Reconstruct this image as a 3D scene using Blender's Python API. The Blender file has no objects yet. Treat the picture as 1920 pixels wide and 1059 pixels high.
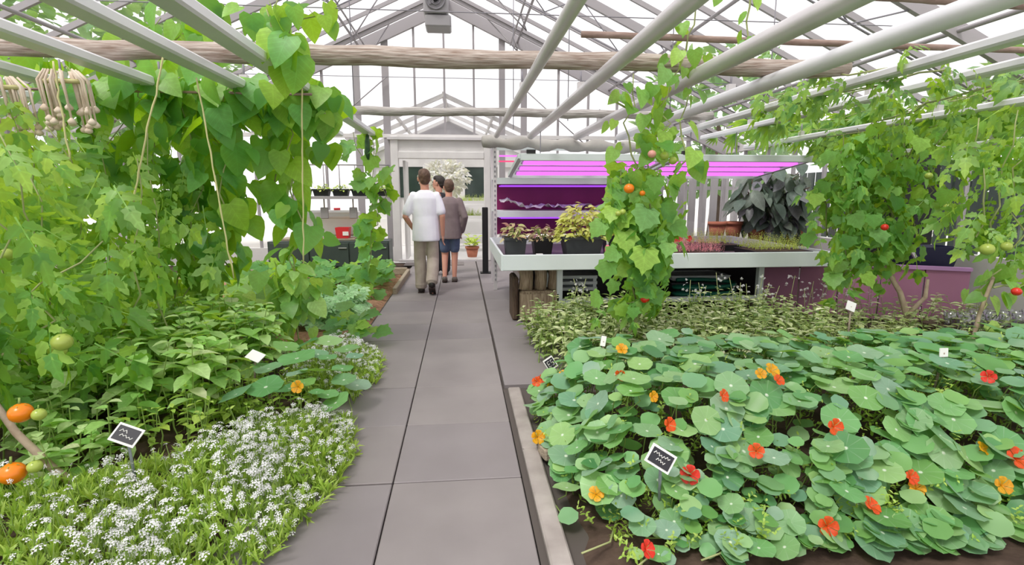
import bpy, bmesh, math, random
import numpy as np
from mathutils import Vector, Matrix, Euler

rnd = random.Random(7)
S = bpy.context.scene
C = S.collection
PI = math.pi

# ------------------------------------------------------------------ camera, sky, exposure
cam_data = bpy.data.cameras.new('camera')
cam_data.sensor_width = 36.0
cam_data.lens = 36.0 * 990 / 1920
cam_data.clip_start = 0.02
cam = bpy.data.objects.new('camera', cam_data)
C.objects.link(cam)
CAM = Vector((0, 0, 1.35))
cam.location = CAM
cam.rotation_euler = (math.radians(90 - 9.43), 0, -math.atan(.0947))
S.camera = cam

world = bpy.data.worlds.new('overcast_sky')
S.world = world
world.use_nodes = True
wn = world.node_tree.nodes
wn['Background'].inputs['Color'].default_value = (1.0, 0.975, 0.99, 1)
wn['Background'].inputs['Strength'].default_value = 0.92
sun_data = bpy.data.lights.new('veiled_sun', 'SUN')       # bright spot behind thin cloud
sun_data.energy = 1.9
sun_data.angle = math.radians(16)
sun_data.color = (1.0, .97, .92)
sun = bpy.data.objects.new('veiled_sun', sun_data)
C.objects.link(sun)
sun.location = (-6, -4, 20)
sun.rotation_euler = (math.radians(24), math.radians(-20), 0)

S.view_settings.view_transform = 'Standard'
S.view_settings.look = 'None'
S.view_settings.gamma = 1.0
S.view_settings.use_curve_mapping = False
S.view_settings.exposure = 0.74
S.cycles.max_bounces = 7
S.cycles.diffuse_bounces = 4
S.cycles.glossy_bounces = 2
S.cycles.transmission_bounces = 5
S.cycles.transparent_max_bounces = 14
S.cycles.sample_clamp_indirect = 6.0
S.cycles.use_denoising = True

# ------------------------------------------------------------------ colour and material helpers
def lin(c):
    if isinstance(c, str):
        c = c.lstrip('#')
        c = [int(c[i:i + 2], 16) / 255 for i in (0, 2, 4)]
        return tuple((v / 12.92 if v <= .04045 else ((v + .055) / 1.055) ** 2.4) for v in c) + (1,)
    return tuple(c) + (1,)

MATS = {}
def newmat(name):
    m = bpy.data.materials.new(name)
    m.use_nodes = True
    nt = m.node_tree
    nt.nodes.clear()
    out = nt.nodes.new('ShaderNodeOutputMaterial')
    MATS[name] = m
    return m, nt, out

def mat(name, col, rough=.6, metal=0, noise=None, nscale=8, bump=0, spec=.4, col2=None, stretch=None):
    m, nt, out = newmat(name)
    p = nt.nodes.new('ShaderNodeBsdfPrincipled')
    p.inputs['Base Color'].default_value = lin(col)
    p.inputs['Roughness'].default_value = rough
    p.inputs['Metallic'].default_value = metal
    p.inputs['Specular IOR Level'].default_value = spec
    nt.links.new(p.outputs[0], out.inputs[0])
    if noise or bump:
        tc = nt.nodes.new('ShaderNodeTexCoord')
        tex = nt.nodes.new('ShaderNodeTexNoise')
        tex.inputs['Scale'].default_value = nscale
        tex.inputs['Detail'].default_value = 5
        if stretch:
            mp = nt.nodes.new('ShaderNodeMapping')
            mp.inputs['Scale'].default_value = stretch
            nt.links.new(tc.outputs['Object'], mp.inputs[0])
            nt.links.new(mp.outputs[0], tex.inputs[0])
        else:
            nt.links.new(tc.outputs['Object'], tex.inputs[0])
        if noise:
            r = nt.nodes.new('ShaderNodeValToRGB')
            r.color_ramp.elements[0].position = .5 - noise / 2
            r.color_ramp.elements[1].position = .5 + noise / 2
            r.color_ramp.elements[0].color = lin(col)
            r.color_ramp.elements[1].color = lin(col2 or col)
            nt.links.new(tex.outputs['Fac'], r.inputs[0])
            nt.links.new(r.outputs[0], p.inputs['Base Color'])
        if bump:
            b = nt.nodes.new('ShaderNodeBump')
            b.inputs['Strength'].default_value = bump
            b.inputs['Distance'].default_value = .02
            nt.links.new(tex.outputs['Fac'], b.inputs['Height'])
            nt.links.new(b.outputs[0], p.inputs['Normal'])
    return m

def leafmat(name, cols, tcol, transl=.4, rough=.45, veins=None, vcol='#b9c98a', spec=.5, bright=1.5, rib=True):
    """leaf: colour varies from leaf to leaf; light passes through the blade"""
    m, nt, out = newmat(name)
    N, L = nt.nodes, nt.links
    oi = N.new('ShaderNodeObjectInfo'); ge = N.new('ShaderNodeNewGeometry')
    ad = N.new('ShaderNodeMath'); ad.operation = 'ADD'
    fr = N.new('ShaderNodeMath'); fr.operation = 'FRACT'
    L.new(oi.outputs['Random'], ad.inputs[0]); L.new(ge.outputs['Random Per Island'], ad.inputs[1]); L.new(ad.outputs[0], fr.inputs[0])
    r = N.new('ShaderNodeValToRGB')
    els = r.color_ramp.elements
    while len(els) < len(cols): els.new(.5)
    def gain(c, k): c = lin(c); return tuple(min(.82, v * k) for v in c[:3]) + (1,)
    for i, c in enumerate(cols):
        els[i].position = i / (len(cols) - 1); els[i].color = gain(c, bright)
    L.new(fr.outputs[0], r.inputs[0])
    col = r.outputs[0]
    if veins:
        tc = N.new('ShaderNodeTexCoord')
        sx = N.new('ShaderNodeSeparateXYZ'); L.new(tc.outputs['Object'], sx.inputs[0])
        at = N.new('ShaderNodeMath'); at.operation = 'ARCTAN2'
        L.new(sx.outputs[0], at.inputs[0]); L.new(sx.outputs[1], at.inputs[1])
        mu = N.new('ShaderNodeMath'); mu.operation = 'MULTIPLY'; mu.inputs[1].default_value = 4.5
        co = N.new('ShaderNodeMath'); co.operation = 'COSINE'
        ab = N.new('ShaderNodeMath'); ab.operation = 'ABSOLUTE'
        L.new(at.outputs[0], mu.inputs[0]); L.new(mu.outputs[0], co.inputs[0]); L.new(co.outputs[0], ab.inputs[0])
        ln = N.new('ShaderNodeVectorMath'); ln.operation = 'LENGTH'; L.new(tc.outputs['Object'], ln.inputs[0])
        mr = N.new('ShaderNodeMapRange'); mr.inputs[1].default_value = .985; mr.inputs[2].default_value = 1.0; mr.inputs[4].default_value = .16
        L.new(ab.outputs[0], mr.inputs[0])
        dot = N.new('ShaderNodeMapRange'); dot.inputs[1].default_value = .13; dot.inputs[2].default_value = .07
        L.new(ln.outputs['Value'], dot.inputs[0])
        mx0 = N.new('ShaderNodeMath'); mx0.operation = 'MAXIMUM'
        L.new(mr.outputs[0], mx0.inputs[0]); L.new(dot.outputs[0], mx0.inputs[1])
        mx = N.new('ShaderNodeMix'); mx.data_type = 'RGBA'
        L.new(mx0.outputs[0], mx.inputs[0]); L.new(col, mx.inputs[6]); mx.inputs[7].default_value = lin(vcol)
        col = mx.outputs[2]
    tc2 = N.new('ShaderNodeTexCoord'); nz = N.new('ShaderNodeTexNoise'); nz.inputs['Scale'].default_value = 1.5 if veins else 4; nz.inputs['Detail'].default_value = 3
    L.new(tc2.outputs['Object'], nz.inputs[0])
    mo = N.new('ShaderNodeMapRange'); mo.inputs[1].default_value = .3; mo.inputs[2].default_value = .7; mo.inputs[3].default_value = .92 if veins else .74; mo.inputs[4].default_value = 1.06 if veins else 1.18
    L.new(nz.outputs['Fac'], mo.inputs[0])
    fac = mo.outputs[0]
    if rib:
        sp_ = N.new('ShaderNodeSeparateXYZ'); L.new(tc2.outputs['Object'], sp_.inputs[0])
        aa = N.new('ShaderNodeMath'); aa.operation = 'ABSOLUTE'; L.new(sp_.outputs[0], aa.inputs[0])
        # side veins leave the midrib at an angle
        wv = N.new('ShaderNodeMath'); wv.operation = 'MULTIPLY_ADD'; L.new(aa.outputs[0], wv.inputs[0]); wv.inputs[1].default_value = -.7; L.new(sp_.outputs[1], wv.inputs[2])
        fq = N.new('ShaderNodeMath'); fq.operation = 'PINGPONG'; L.new(wv.outputs[0], fq.inputs[0]); fq.inputs[1].default_value = .085
        mn = N.new('ShaderNodeMath'); mn.operation = 'MINIMUM'; L.new(aa.outputs[0], mn.inputs[0]); L.new(fq.outputs[0], mn.inputs[1])
        rr_ = N.new('ShaderNodeMapRange'); rr_.inputs[1].default_value = .006; rr_.inputs[2].default_value = .02; rr_.inputs[3].default_value = 1.22; rr_.inputs[4].default_value = 1.0
        L.new(mn.outputs[0], rr_.inputs[0])
        m2 = N.new('ShaderNodeMath'); m2.operation = 'MULTIPLY'; L.new(fac, m2.inputs[0]); L.new(rr_.outputs[0], m2.inputs[1]); fac = m2.outputs[0]
    vm = N.new('ShaderNodeVectorMath'); vm.operation = 'SCALE'; L.new(col, vm.inputs[0]); L.new(fac, vm.inputs['Scale']); col = vm.outputs[0]
    p = N.new('ShaderNodeBsdfPrincipled')
    p.inputs['Roughness'].default_value = rough
    p.inputs['Specular IOR Level'].default_value = spec
    L.new(col, p.inputs['Base Color'])
    t = N.new('ShaderNodeBsdfTranslucent')
    t.inputs[0].default_value = gain(tcol, 1.25)
    mix = N.new('ShaderNodeMixShader'); mix.inputs[0].default_value = transl
    L.new(p.outputs[0], mix.inputs[1]); L.new(t.outputs[0], mix.inputs[2])
    L.new(mix.outputs[0], out.inputs[0])
    return m

def emit(name, col, strength):
    m, nt, out = newmat(name)
    e = nt.nodes.new('ShaderNodeEmission')
    e.inputs[0].default_value = lin(col); e.inputs[1].default_value = strength
    nt.links.new(e.outputs[0], out.inputs[0])
    return m

def glassmat(name, tint=(.97, .97, .97), gloss=.06, rough=.05):
    m, nt, out = newmat(name)
    t = nt.nodes.new('ShaderNodeBsdfTransparent'); t.inputs[0].default_value = lin(tint)
    g = nt.nodes.new('ShaderNodeBsdfGlossy'); g.inputs['Roughness'].default_value = rough
    mix = nt.nodes.new('ShaderNodeMixShader'); mix.inputs[0].default_value = gloss
    nt.links.new(t.outputs[0], mix.inputs[1]); nt.links.new(g.outputs[0], mix.inputs[2])
    nt.links.new(mix.outputs[0], out.inputs[0])
    return m

M_glass = glassmat('roof_glass')
M_cup = glassmat('clear_plastic', (.85, .85, .88), .22, .1)
M_alu = mat('aluminium', '#c6c2c4', .4, .45, .6, 3, 0, .5, '#dedadb')
M_rail = mat('pale_rail', '#d8d8dc', .4, .2, .5, 2.5, 0, .5, '#e8e7ea')
M_bar = mat('glazing_bar_paint', '#a19c9f', .55, .1)
M_frame = mat('grey_white_paint', '#cfcccb', .5, 0, .6, 4, 0, .4, '#dedbd9')
M_white = mat('white_paint', '#e6e4e2', .5)
M_pole = mat('weathered_pole', '#857164', .75, 0, .4, 5, .6, .25, '#c4b9b0', (1.2, 14, 14))
M_pipe = mat('rusty_brown_pipe', '#7f685e', .7, 0, .5, 6, .2, .3, '#a08c82', (2, 8, 8))
M_slab = mat('concrete_slab', '#7f7878', .62, 0, .55, 2.2, .06, .45, '#8f8887')
M_slab2 = mat('concrete_slab_damp', '#7c7576', .58, 0, .55, 1.7, .06, .5, '#8b8485')
M_kerb = mat('old_concrete_kerb', '#8b827e', .8, 0, .5, 7, .3, .3, '#aba39e')
M_grout = mat('dark_joint_soil', '#544d49', .9)
M_soil = mat('dark_soil', '#3f322b', .95, 0, .5, 12, .9, .2, '#5c4c42')
M_mulch = mat('reddish_mulch', '#7d5b46', .95, 0, .5, 26, .9, .2, '#b08c70')
M_gravel = mat('pale_gravel', '#bdb9b4', .9, 0, .5, 20, .3, .2, '#d2cfca')
M_timber = mat('weathered_timber', '#8d7f6f', .8, 0, .5, 6, .4, .25, '#b3a693', (3, 20, 20))
M_log = mat('split_log', '#836f5a', .85, 0, .4, 5, .8, .2, '#bfac94', (14, 14, 1.5))
M_bark = mat('dark_bark', '#4a3d35', .9, 0, .5, 7, .8, .2, '#6d5b4e', (12, 12, 2))
M_black = mat('black_plastic', '#1d1d1f', .45)
M_pot = mat('charcoal_plastic', '#3b3f42', .5, 0, .6, 4, 0, .4, '#4a4e50')
M_cab = mat('charcoal_green_steel', '#3c4643', .45, .1, .5, 2, 0, .4, '#48524f')
M_terra = mat('terracotta', '#9c5e4a', .8, 0, .5, 6, .1, .3, '#b3745c')
M_tray = mat('galvanised_tray', '#d0d9da', .45, .1, .5, 1.5, 0, .5, '#dde4e4')
M_mauve = mat('magenta_glow_board', '#a06a88', .7, 0, .6, 1.5, .05, .3, '#ad7896')  # mauve is magenta lamplight painted into the board colour
M_lilac = mat('lilac_edge', '#b386b8', .5)
M_maroon = mat('magenta_lit_rack_back', '#7a1450', .55, 0, .6, 3, 0, .4, '#8c2060')  # magenta light inside the rack painted as a maroon tone
M_navy = mat('navy_plastic', '#1c1d3c', .4)
M_red = mat('red_plastic', '#d5323a', .4)
M_yellow = mat('pale_yellow_plastic', '#d9c46a', .5)
M_hose = mat('green_rubber', '#0f5b4a', .4)
M_foil = mat('crumpled_white_sheet', '#d8d0d2', .5, 0, .4, 9, .8, .4, '#f0ecec')
M_tarp = mat('grey_rolled_fabric', '#98948f', .8, 0, .5, 5, .5, .2, '#b0aca7')
M_pole2 = mat('greyed_pole', '#8f8884', .75, 0, .4, 5, .6, .25, '#c6c1be', (1.2, 14, 14))
M_string = mat('garden_twine', '#c9c58f', .8)
M_wire = mat('thin_wire', '#8b8890', .6)
M_garlic = mat('dry_garlic', '#c9b6a0', .8, 0, .5, 12, .3, .2, '#e6dacb')
M_slate = mat('black_slate', '#2a2a30', .5)
M_chalk = mat('chalk_white', '#e9e9e4', .7)
M_stakegrey = mat('grey_stake', '#8f979c', .5, .2)
M_mag = emit('magenta_led', (.72, .13, .78), 1.15)
M_vio = emit('violet_led', (.30, .06, .70), 1.0)
M_redled = emit('red_led', (.8, .06, .16), 1.0)
M_fan = mat('fan_grey', '#7d7a7f', .5, .2)
M_fanbox = mat('fan_box', '#9c999c', .5, .15)
M_dkglass = mat('dark_window_glass', '#24352f', .15, 0, .5, 2, 0, .6, '#36463f')
M_mat = mat('grey_door_mat', '#77706f', .9, 0, .5, 30, .3, .2, '#857e7c')
M_skin = mat('skin', '#c98f7b', .55, 0, .5, 9, 0, .35, '#d09a86')
M_tee = mat('white_cotton', '#eae8f6', .85, 0, .5, 7, .4, .15, '#f2f0fa')
M_grey = mat('grey_brown_knit', '#7b6d6f', .9, 0, .5, 12, .3, .15, '#87797a')
M_khaki = mat('khaki_cotton', '#a3968c', .85, 0, .45, 8, .5, .15, '#b9ada3')
M_denim = mat('blue_denim', '#56627f', .85, 0, .5, 14, .2, .15, '#65718e')
M_darkcloth = mat('dark_cloth', '#2c2d33', .85)
M_hairbrown = mat('brown_hair', '#4a352b', .6, 0, .5, 25, .5, .4, '#6b5142')
M_hairdark = mat('dark_hair', '#2a2422', .6, 0, .5, 25, .5, .4, '#3f3733')
M_shoe = mat('black_shoe', '#26211f', .6)
M_sole = mat('dark_sole', '#3a2a26', .7)
M_sandal = mat('brown_white_sandal', '#5d5550', .6)

M_stem = mat('green_stem', '#7d9a4a', .6, 0, .5, 9, 0, .3, '#8fa85c')
M_vinestem = mat('pale_vine_stem', '#8d9a62', .65, 0, .5, 9, 0, .3, '#a5a878')
M_woody = mat('woody_stem', '#8f7d6b', .8, 0, .4, 14, .5, .2, '#b0a08c')
M_tomred = mat('ripe_tomato', '#d22c1c', .25, spec=.5)
M_tomorange = mat('orange_tomato', '#e88012', .3, spec=.5)
M_tomgreen = mat('green_tomato', '#a3b552', .3, spec=.5)
M_pinkfruit = mat('pink_tomato', '#d69a8c', .35, spec=.5)
M_cuke = mat('cucumber_skin', '#26452b', .45, 0, .4, 20, .2, .4, '#3a5c36')

L_nast = leafmat('nasturtium_leaf', ['#44764a', '#649a5e', '#7ea868', '#648f74', '#8cb06c', '#7e9c88', '#5a8c4c', '#74a058'], '#8fb63a', .28, .42, True, '#e6f2dc', rib=False, bright=1.28)
L_bean = leafmat('bean_leaf', ['#2f6428', '#4a823c', '#5f964c', '#3c7034', '#86a838', '#6f9a5c'], '#a6cc1c', .48, .42)
L_tom = leafmat('tomato_leaf', ['#356a2c', '#56893f', '#79a65a', '#487a38', '#8db04c', '#67925a'], '#a8c82c', .46, .45)
L_tomp = leafmat('tomato_leaf_pale', ['#456f34', '#6a9848', '#8eb06a', '#567f3c', '#9dba52', '#7c9f68'], '#b2d030', .44, .45)
L_cuke = leafmat('cucumber_leaf', ['#3f7440', '#52854a', '#648f55', '#83a83c'], '#a6cc20', .45, .5)
L_basil = leafmat('basil_leaf', ['#5f8c44', '#86aa66', '#a0bc82', '#7aa058', '#b0c894'], '#b4d048', .42, .4, bright=1.8)
L_oreg = leafmat('oregano_leaf', ['#4f6a38', '#728648', '#97a46c', '#b4bc90', '#5f7644', '#c2c8a4'], '#9aab48', .3, .55)
L_aly = leafmat('alyssum_leaf', ['#6f9038', '#88a648', '#a2b862', '#94ac48'], '#b4c848', .4, .5)
L_straw = leafmat('pale_ground_leaf', ['#6f9f6a', '#8bb382', '#a5c49a', '#7ba874'], '#a5c878', .3, .5)
L_dark = leafmat('shade_toned_leaf', ['#3f4d45', '#56645b', '#707a6e', '#605a6a'], '#5f7048', .25, .45)  # shade behind the bench painted into these greyed leaf colours
L_over = leafmat('overhead_leaf', ['#2f5a34', '#4f7a44', '#7a9c5c', '#3c6440', '#8aa850', '#5c8450'], '#a4c82c', .46, .45)
L_seed = leafmat('seedling_leaf', ['#8ea844', '#a5b95a', '#bac870', '#98ae4a'], '#c0d050', .35, .5)
L_gold = leafmat('golden_herb_leaf', ['#9fa64c', '#b6b862', '#c8c680', '#aab45a'], '#c8cc50', .35, .5)
L_coleus = leafmat('variegated_leaf', ['#a0a468', '#8c5f5a', '#c0c08c', '#6f3f52', '#92a05c'], '#b0a060', .3, .5)
L_pinksprout = leafmat('pink_lit_sprout', ['#cf7f88', '#dd9a94', '#c86a84'], '#e08890', .3, .6)  # magenta lamp spill painted into the sprout colours
L_shrub = leafmat('pale_blossom', ['#cfc8bd', '#ded8d0', '#b8b3a2', '#a3a78c'], '#d0d0c0', .3, .6)
L_tree = leafmat('outdoor_tree_leaf', ['#4b6e48', '#5d8056', '#72925f'], '#90b050', .35, .5)
P_white = leafmat('white_petal', ['#eceadf', '#f6f5ee', '#e3e4d2'], '#f4f4e8', .12, .6, rib=False)
P_orange = leafmat('orange_petal', ['#ee4a10', '#f25a16'], '#ff6a18', .3, .5, rib=False, bright=1.0)
P_red = leafmat('red_petal', ['#e02c1a', '#ea3a28'], '#ff4428', .3, .5, rib=False, bright=1.0)
P_yellow = leafmat('yellow_petal', ['#f29a10', '#f6aa18'], '#ffb020', .3, .5, rib=False, bright=1.0)

# ------------------------------------------------------------------ mesh helpers
def link(o, parent=None):
    C.objects.link(o)
    if parent is not None: o.parent = parent
    return o

def wloc(o):
    v = Vector((0, 0, 0))
    while o is not None:
        v = v + o.location; o = o.parent
    return v

class MB:
    """collects shapes in world space, builds one mesh object"""
    def __init__(s): s.v = []; s.f = []; s.smooth = []
    def add(s, vs, fs, sm=False):
        n = len(s.v); s.v += [tuple(v) for v in vs]; s.f += [tuple(i + n for i in f) for f in fs]; s.smooth += [sm] * len(fs); return s
    def box(s, c, d, rz=0, bev=0, M=None):
        c = Vector(c); x, y, z = d[0] / 2, d[1] / 2, d[2] / 2
        R = M or Matrix.Rotation(rz, 3, 'Z')
        if bev:
            b = min(bev, x * .9, y * .9, z * .9); vs = []; 
            P = [(sx, sy, sz) for sz in (-1, 1) for sy in (-1, 1) for sx in (-1, 1)]
            bm = bmesh.new(); bmesh.ops.create_cube(bm, size=1)
            for v in bm.verts: v.co = Vector((v.co.x * 2 * x, v.co.y * 2 * y, v.co.z * 2 * z))
            bmesh.ops.bevel(bm, geom=bm.edges[:], offset=b, segments=1, affect='EDGES')
            bm.verts.index_update()
            s.add([R @ v.co + c for v in bm.verts], [[v.index for v in f.verts] for f in bm.faces]); bm.free(); return s
        vs = [R @ Vector((sx * x, sy * y, sz * z)) + c for sz in (-1, 1) for sy in (-1, 1) for sx in (-1, 1)]
        return s.add(vs, [(0, 2, 3, 1), (4, 5, 7, 6), (0, 1, 5, 4), (2, 6, 7, 3), (0, 4, 6, 2), (1, 3, 7, 5)])
    def beam(s, a, b, w, h):
        a, b = Vector(a), Vector(b); d = (b - a); L = d.length; d.normalize()
        up = Vector((0, 0, 1)) if abs(d.z) < .95 else Vector((0, 1, 0))
        x = d.cross(up).normalized(); u = x.cross(d)
        M = Matrix((x, d, u)).transposed()
        return s.box((a + b) / 2, (w, L, h), M=M)
    def tube(s, pts, r, n=8, cap=True, ell=None):
        pts = [Vector(p) for p in pts]; k = len(pts)
        rs = r if isinstance(r, (list, tuple)) else [r] * k
        vs = []; fs = []; prev = None
        for i, p in enumerate(pts):
            d = (pts[min(i + 1, k - 1)] - pts[max(i - 1, 0)]).normalized()
            if prev is None:
                a = Vector((1, 0, 0)) if abs(d.x) < .8 else Vector((0, 1, 0))
                x = (a - d * a.dot(d)).normalized()
            else:
                x = (prev - d * prev.dot(d)).normalized()
            prev = x; y = d.cross(x)
            rr = rs[i]; rx, ry = rr if isinstance(rr, (tuple, list)) else (rr, rr)
            for j in range(n):
                t = 2 * PI * j / n
                vs.append(p + x * math.cos(t) * rx + y * math.sin(t) * ry)
        for i in range(k - 1):
            for j in range(n):
                a = i * n + j; b = i * n + (j + 1) % n
                fs.append((a, b, b + n, a + n))
        if cap:
            fs.append(tuple(range(n - 1, -1, -1))); fs.append(tuple((k - 1) * n + j for j in range(n)))
        return s.add(vs, fs, True)
    def ball(s, c, r, n=10, m=7, M=None):
        c = Vector(c); rx, ry, rz = r if isinstance(r, (tuple, list)) else (r, r, r)
        vs = [Vector((0, 0, rz))]; fs = []
        for i in range(1, m):
            t = PI * i / m
            for j in range(n):
                p = 2 * PI * j / n
                vs.append(Vector((rx * math.sin(t) * math.cos(p), ry * math.sin(t) * math.sin(p), rz * math.cos(t))))
        vs.append(Vector((0, 0, -rz)))
        for j in range(n): fs.append((0, 1 + j, 1 + (j + 1) % n))
        for i in range(m - 2):
            for j in range(n):
                a = 1 + i * n + j; b = 1 + i * n + (j + 1) % n
                fs.append((a, a + n, b + n, b))
        e = len(vs) - 1; o = 1 + (m - 2) * n
        for j in range(n): fs.append((e, o + (j + 1) % n, o + j))
        if M is not None: vs = [M @ v for v in vs]
        return s.add([v + c for v in vs], fs, True)
    def lathe(s, c, prof, n=16):
        c = Vector(c); vs = []; fs = []; k = len(prof)
        for r, z in prof:
            for j in range(n):
                t = 2 * PI * j / n; vs.append(c + Vector((r * math.cos(t), r * math.sin(t), z)))
        for i in range(k - 1):
            for j in range(n):
                a = i * n + j; b = i * n + (j + 1) % n; fs.append((a, b, b + n, a + n))
        fs.append(tuple(range(n - 1, -1, -1))); fs.append(tuple((k - 1) * n + j for j in range(n)))
        return s.add(vs, fs, True)
    def taper(s, c, d0, d1, h, wall=.01):
        """open rectangular pot: bottom size d0, top size d1"""
        c = Vector(c); vs = []
        for (dx, dy), z in ((d0, 0), (d1, h), ((d1[0] - 2 * wall, d1[1] - 2 * wall), h), ((d0[0] - 2 * wall, d0[1] - 2 * wall), h * .8)):
            for sx, sy in ((-1, -1), (1, -1), (1, 1), (-1, 1)): vs.append(c + Vector((sx * dx / 2, sy * dy / 2, z)))
        fs = [(3, 2, 1, 0)]
        for k in range(3):
            for j in range(4): fs.append((4 * k + j, 4 * k + (j + 1) % 4, 4 * k + 4 + (j + 1) % 4, 4 * k + 4 + j))
        fs.append((12, 13, 14, 15))
        return s.add(vs, fs)
    def build(s, name, m, parent=None, origin=None):
        V = np.array(s.v, dtype=np.float64).reshape(-1, 3)
        if parent is not None: off = np.array(wloc(parent))
        elif origin is not None: off = np.array(origin, dtype=float)
        else:
            lo, hi = V.min(0), V.max(0); off = np.array(((lo[0] + hi[0]) / 2, (lo[1] + hi[1]) / 2, lo[2]))
        me = bpy.data.meshes.new(name)
        me.from_pydata((V - off).tolist(), [], s.f)
        if any(s.smooth): me.polygons.foreach_set('use_smooth', s.smooth)
        me.materials.append(m)
        o = bpy.data.objects.new(name, me); link(o, parent)
        if parent is None: o.location = off
        return o

def tag(o, label, cat, group=None):
    o['label'] = label; o['category'] = cat
    if group: o['group'] = group
    return o
def thing(name, label, cat, loc, group=None):
    o = bpy.data.objects.new(name, None); o.empty_display_size = .1
    link(o); o.location = loc
    return tag(o, label, cat, group)
def struct(o): o['kind'] = 'structure'; return o
def sroot(name, loc=(0, 0, 0)):
    o = bpy.data.objects.new(name, None); link(o); o.location = loc; return struct(o)
def stuff(o): o['kind'] = 'stuff'; return o
def U(a, b): return rnd.uniform(a, b)
def G(s): return rnd.gauss(0, s)
def ss(t):
    t = max(0., min(1., t)); return t * t * (3 - 2 * t)

# ------------------------------------------------------------------ setting: ground, path, beds
RX, RZ, SL = -.22, 5.0, .463          # ridge position and roof slope
EL, ER = -6.0, 5.6                     # eaves
Y0, Y1 = -2.4, 11.0
EZ = RZ - SL * (ER - RX)

g = MB().box((0, 6, -.16), (90, 90, .1)).build('floor', M_gravel); struct(g)
fl = MB().box(((EL + ER) / 2, (Y0 + Y1) / 2, -.075), (ER - EL, Y1 - Y0, .07)).build('floor', M_soil); struct(fl)
bed = MB(); 
# raised loose soil of the beds as uneven sheets with thickness
def soil_sheet(name, x0, x1, y0, y1, z, m, amp=.02, st=.12):
    nx, ny = max(2, int((x1 - x0) / st)), max(2, int((y1 - y0) / st))
    vs = []; fs = []
    for j in range(ny + 1):
        for i in range(nx + 1):
            e = (i in (0, nx)) or (j in (0, ny))
            vs.append((x0 + (x1 - x0) * i / nx, y0 + (y1 - y0) * j / ny, z - .05 if e else z + U(-amp, amp)))
    for j in range(ny):
        for i in range(nx):
            a = j * (nx + 1) + i; fs.append((a, a + 1, a + nx + 2, a + nx + 1))
    b = MB(); b.add(vs, fs, True); o = b.build(name, m, fl); return o
soil_sheet('bed_soil', .40, 5.4, 1.2, 3.56, -.012, M_soil)
soil_sheet('bed_soil', .915, 5.4, 3.56, 5.1, -.012, M_soil)
soil_sheet('bed_soil', -5.8, -.98, .6, 4.7, 0, M_soil)
soil_sheet('bed_mulch', -5.8, -.975, 4.7, 9.1, 0, M_mulch, .015, .09)

path = sroot('floor')
slab_me = {}
def slab(x0, x1, y0, y1, m, dz=0):
    j = .007
    b = MB().box(((x0 + x1) / 2, (y0 + y1) / 2, -.028 + dz), (x1 - x0 - j, y1 - y0 - j, .056), bev=.004)
    return b.build('paving_slab', m, path)
MB().box((0, 4.5, -.05), (2.0, 13.2, .03)).build('joint_sand', M_grout, path)
ys = [-1.42, -.79, -.16, .47, 1.1, 1.73, 2.36, 3.0, 3.63, 4.88, 5.5, 6.13, 6.76, 7.39, 8.02, 8.65, 9.28, 9.91, 10.54, 11.0]
for k in range(len(ys) - 1):
    a, b_ = ys[k], ys[k + 1]
    slab(-.345, .272, a, b_, M_slab if k % 3 else M_slab2, U(-.002, .001))
    off = .0 if k % 2 else .02
    slab(-.965, -.345, a + off * .3, b_ + off * .3, M_slab2 if k % 2 else M_slab, U(-.002, .001))
for k in range(8, len(ys) - 1):
    slab(.285, .90, ys[k], ys[k + 1], M_slab2, U(-.003, .0))
# kerb beside the right bed, in lengths
kerb = sroot('trim_1')
ky = [-.6, .55, 1.7, 2.62, 3.53]
for k in range(4):
    MB().box((.348, (ky[k] + ky[k + 1]) / 2, -.012), (.085, ky[k + 1] - ky[k] - .008, .06), bev=.008).build('kerb_stone', M_kerb, kerb)
MB().box((2.9, 1.14, -.012), (5.0, .09, .06), bev=.008).build('kerb_stone', M_kerb, kerb)
MB().box((.29, .75, -.035), (.03, 5.6, .05)).build('joint_grit', M_grout, kerb)
# timber edges of the left bed, at its back
tim = sroot('trim_2')
MB().box((-.93, 8.2, .04), (.06, 1.9, .1), bev=.008).build('timber_edge', M_timber, tim)
MB().box((-2.4, 9.17, .05), (2.9, .08, .12), bev=.008).build('timber_edge', M_timber, tim)
MB().box((-.55, 10.45, .006), (1.15, .5, .012)).build('door_mat', M_mat)
tag(bpy.data.objects['door_mat'], 'flat grey door mat lying before the open doorway', 'mat')

# ------------------------------------------------------------------ setting: glasshouse shell
def rz(x): return RZ - SL * abs(x - RX) if x >= RX else RZ - (RZ - EZ) / (RX - EL) * (RX - x)
roof = sroot('ceiling')
NB = 21
by = [Y0 + (Y1 - Y0) * i / NB for i in range(NB + 1)]
barme = {}
for side, ex in ((0, EL), (1, ER)):
    a = Vector((RX, 0, RZ)); b = Vector((ex, 0, EZ))
    me = None
    for y in by:
        if me is None:
            o = MB().beam(a, b, .035, .06).build('glazing_bar', M_bar, roof); me = o.data
        else:
            o = bpy.data.objects.new('glazing_bar', me); link(o, roof)
        o.location = (0, y, 0)
    pm = []
    for (t0, t1) in ((0.01, .5), (.5, .99)):
        p0 = a.lerp(b, t0) + Vector((0, 0, .035)); p1 = a.lerp(b, t1) + Vector((0, 0, .035))
        w = (Y1 - Y0) / NB - .03
        o0 = None
        for k in range(NB):
            if o0 is None:
                o = MB().beam(p0, p1, w, .005).build('pane', M_glass, roof); o0 = o.data
            else:
                o = bpy.data.objects.new('pane', o0); link(o, roof)
            o.location = (0, (by[k] + by[k + 1]) / 2, 0)
MB().beam((RX, Y0, RZ - .03), (RX, Y1, RZ - .03), .07, .16).build('ridge_beam', M_bar, roof)
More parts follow.
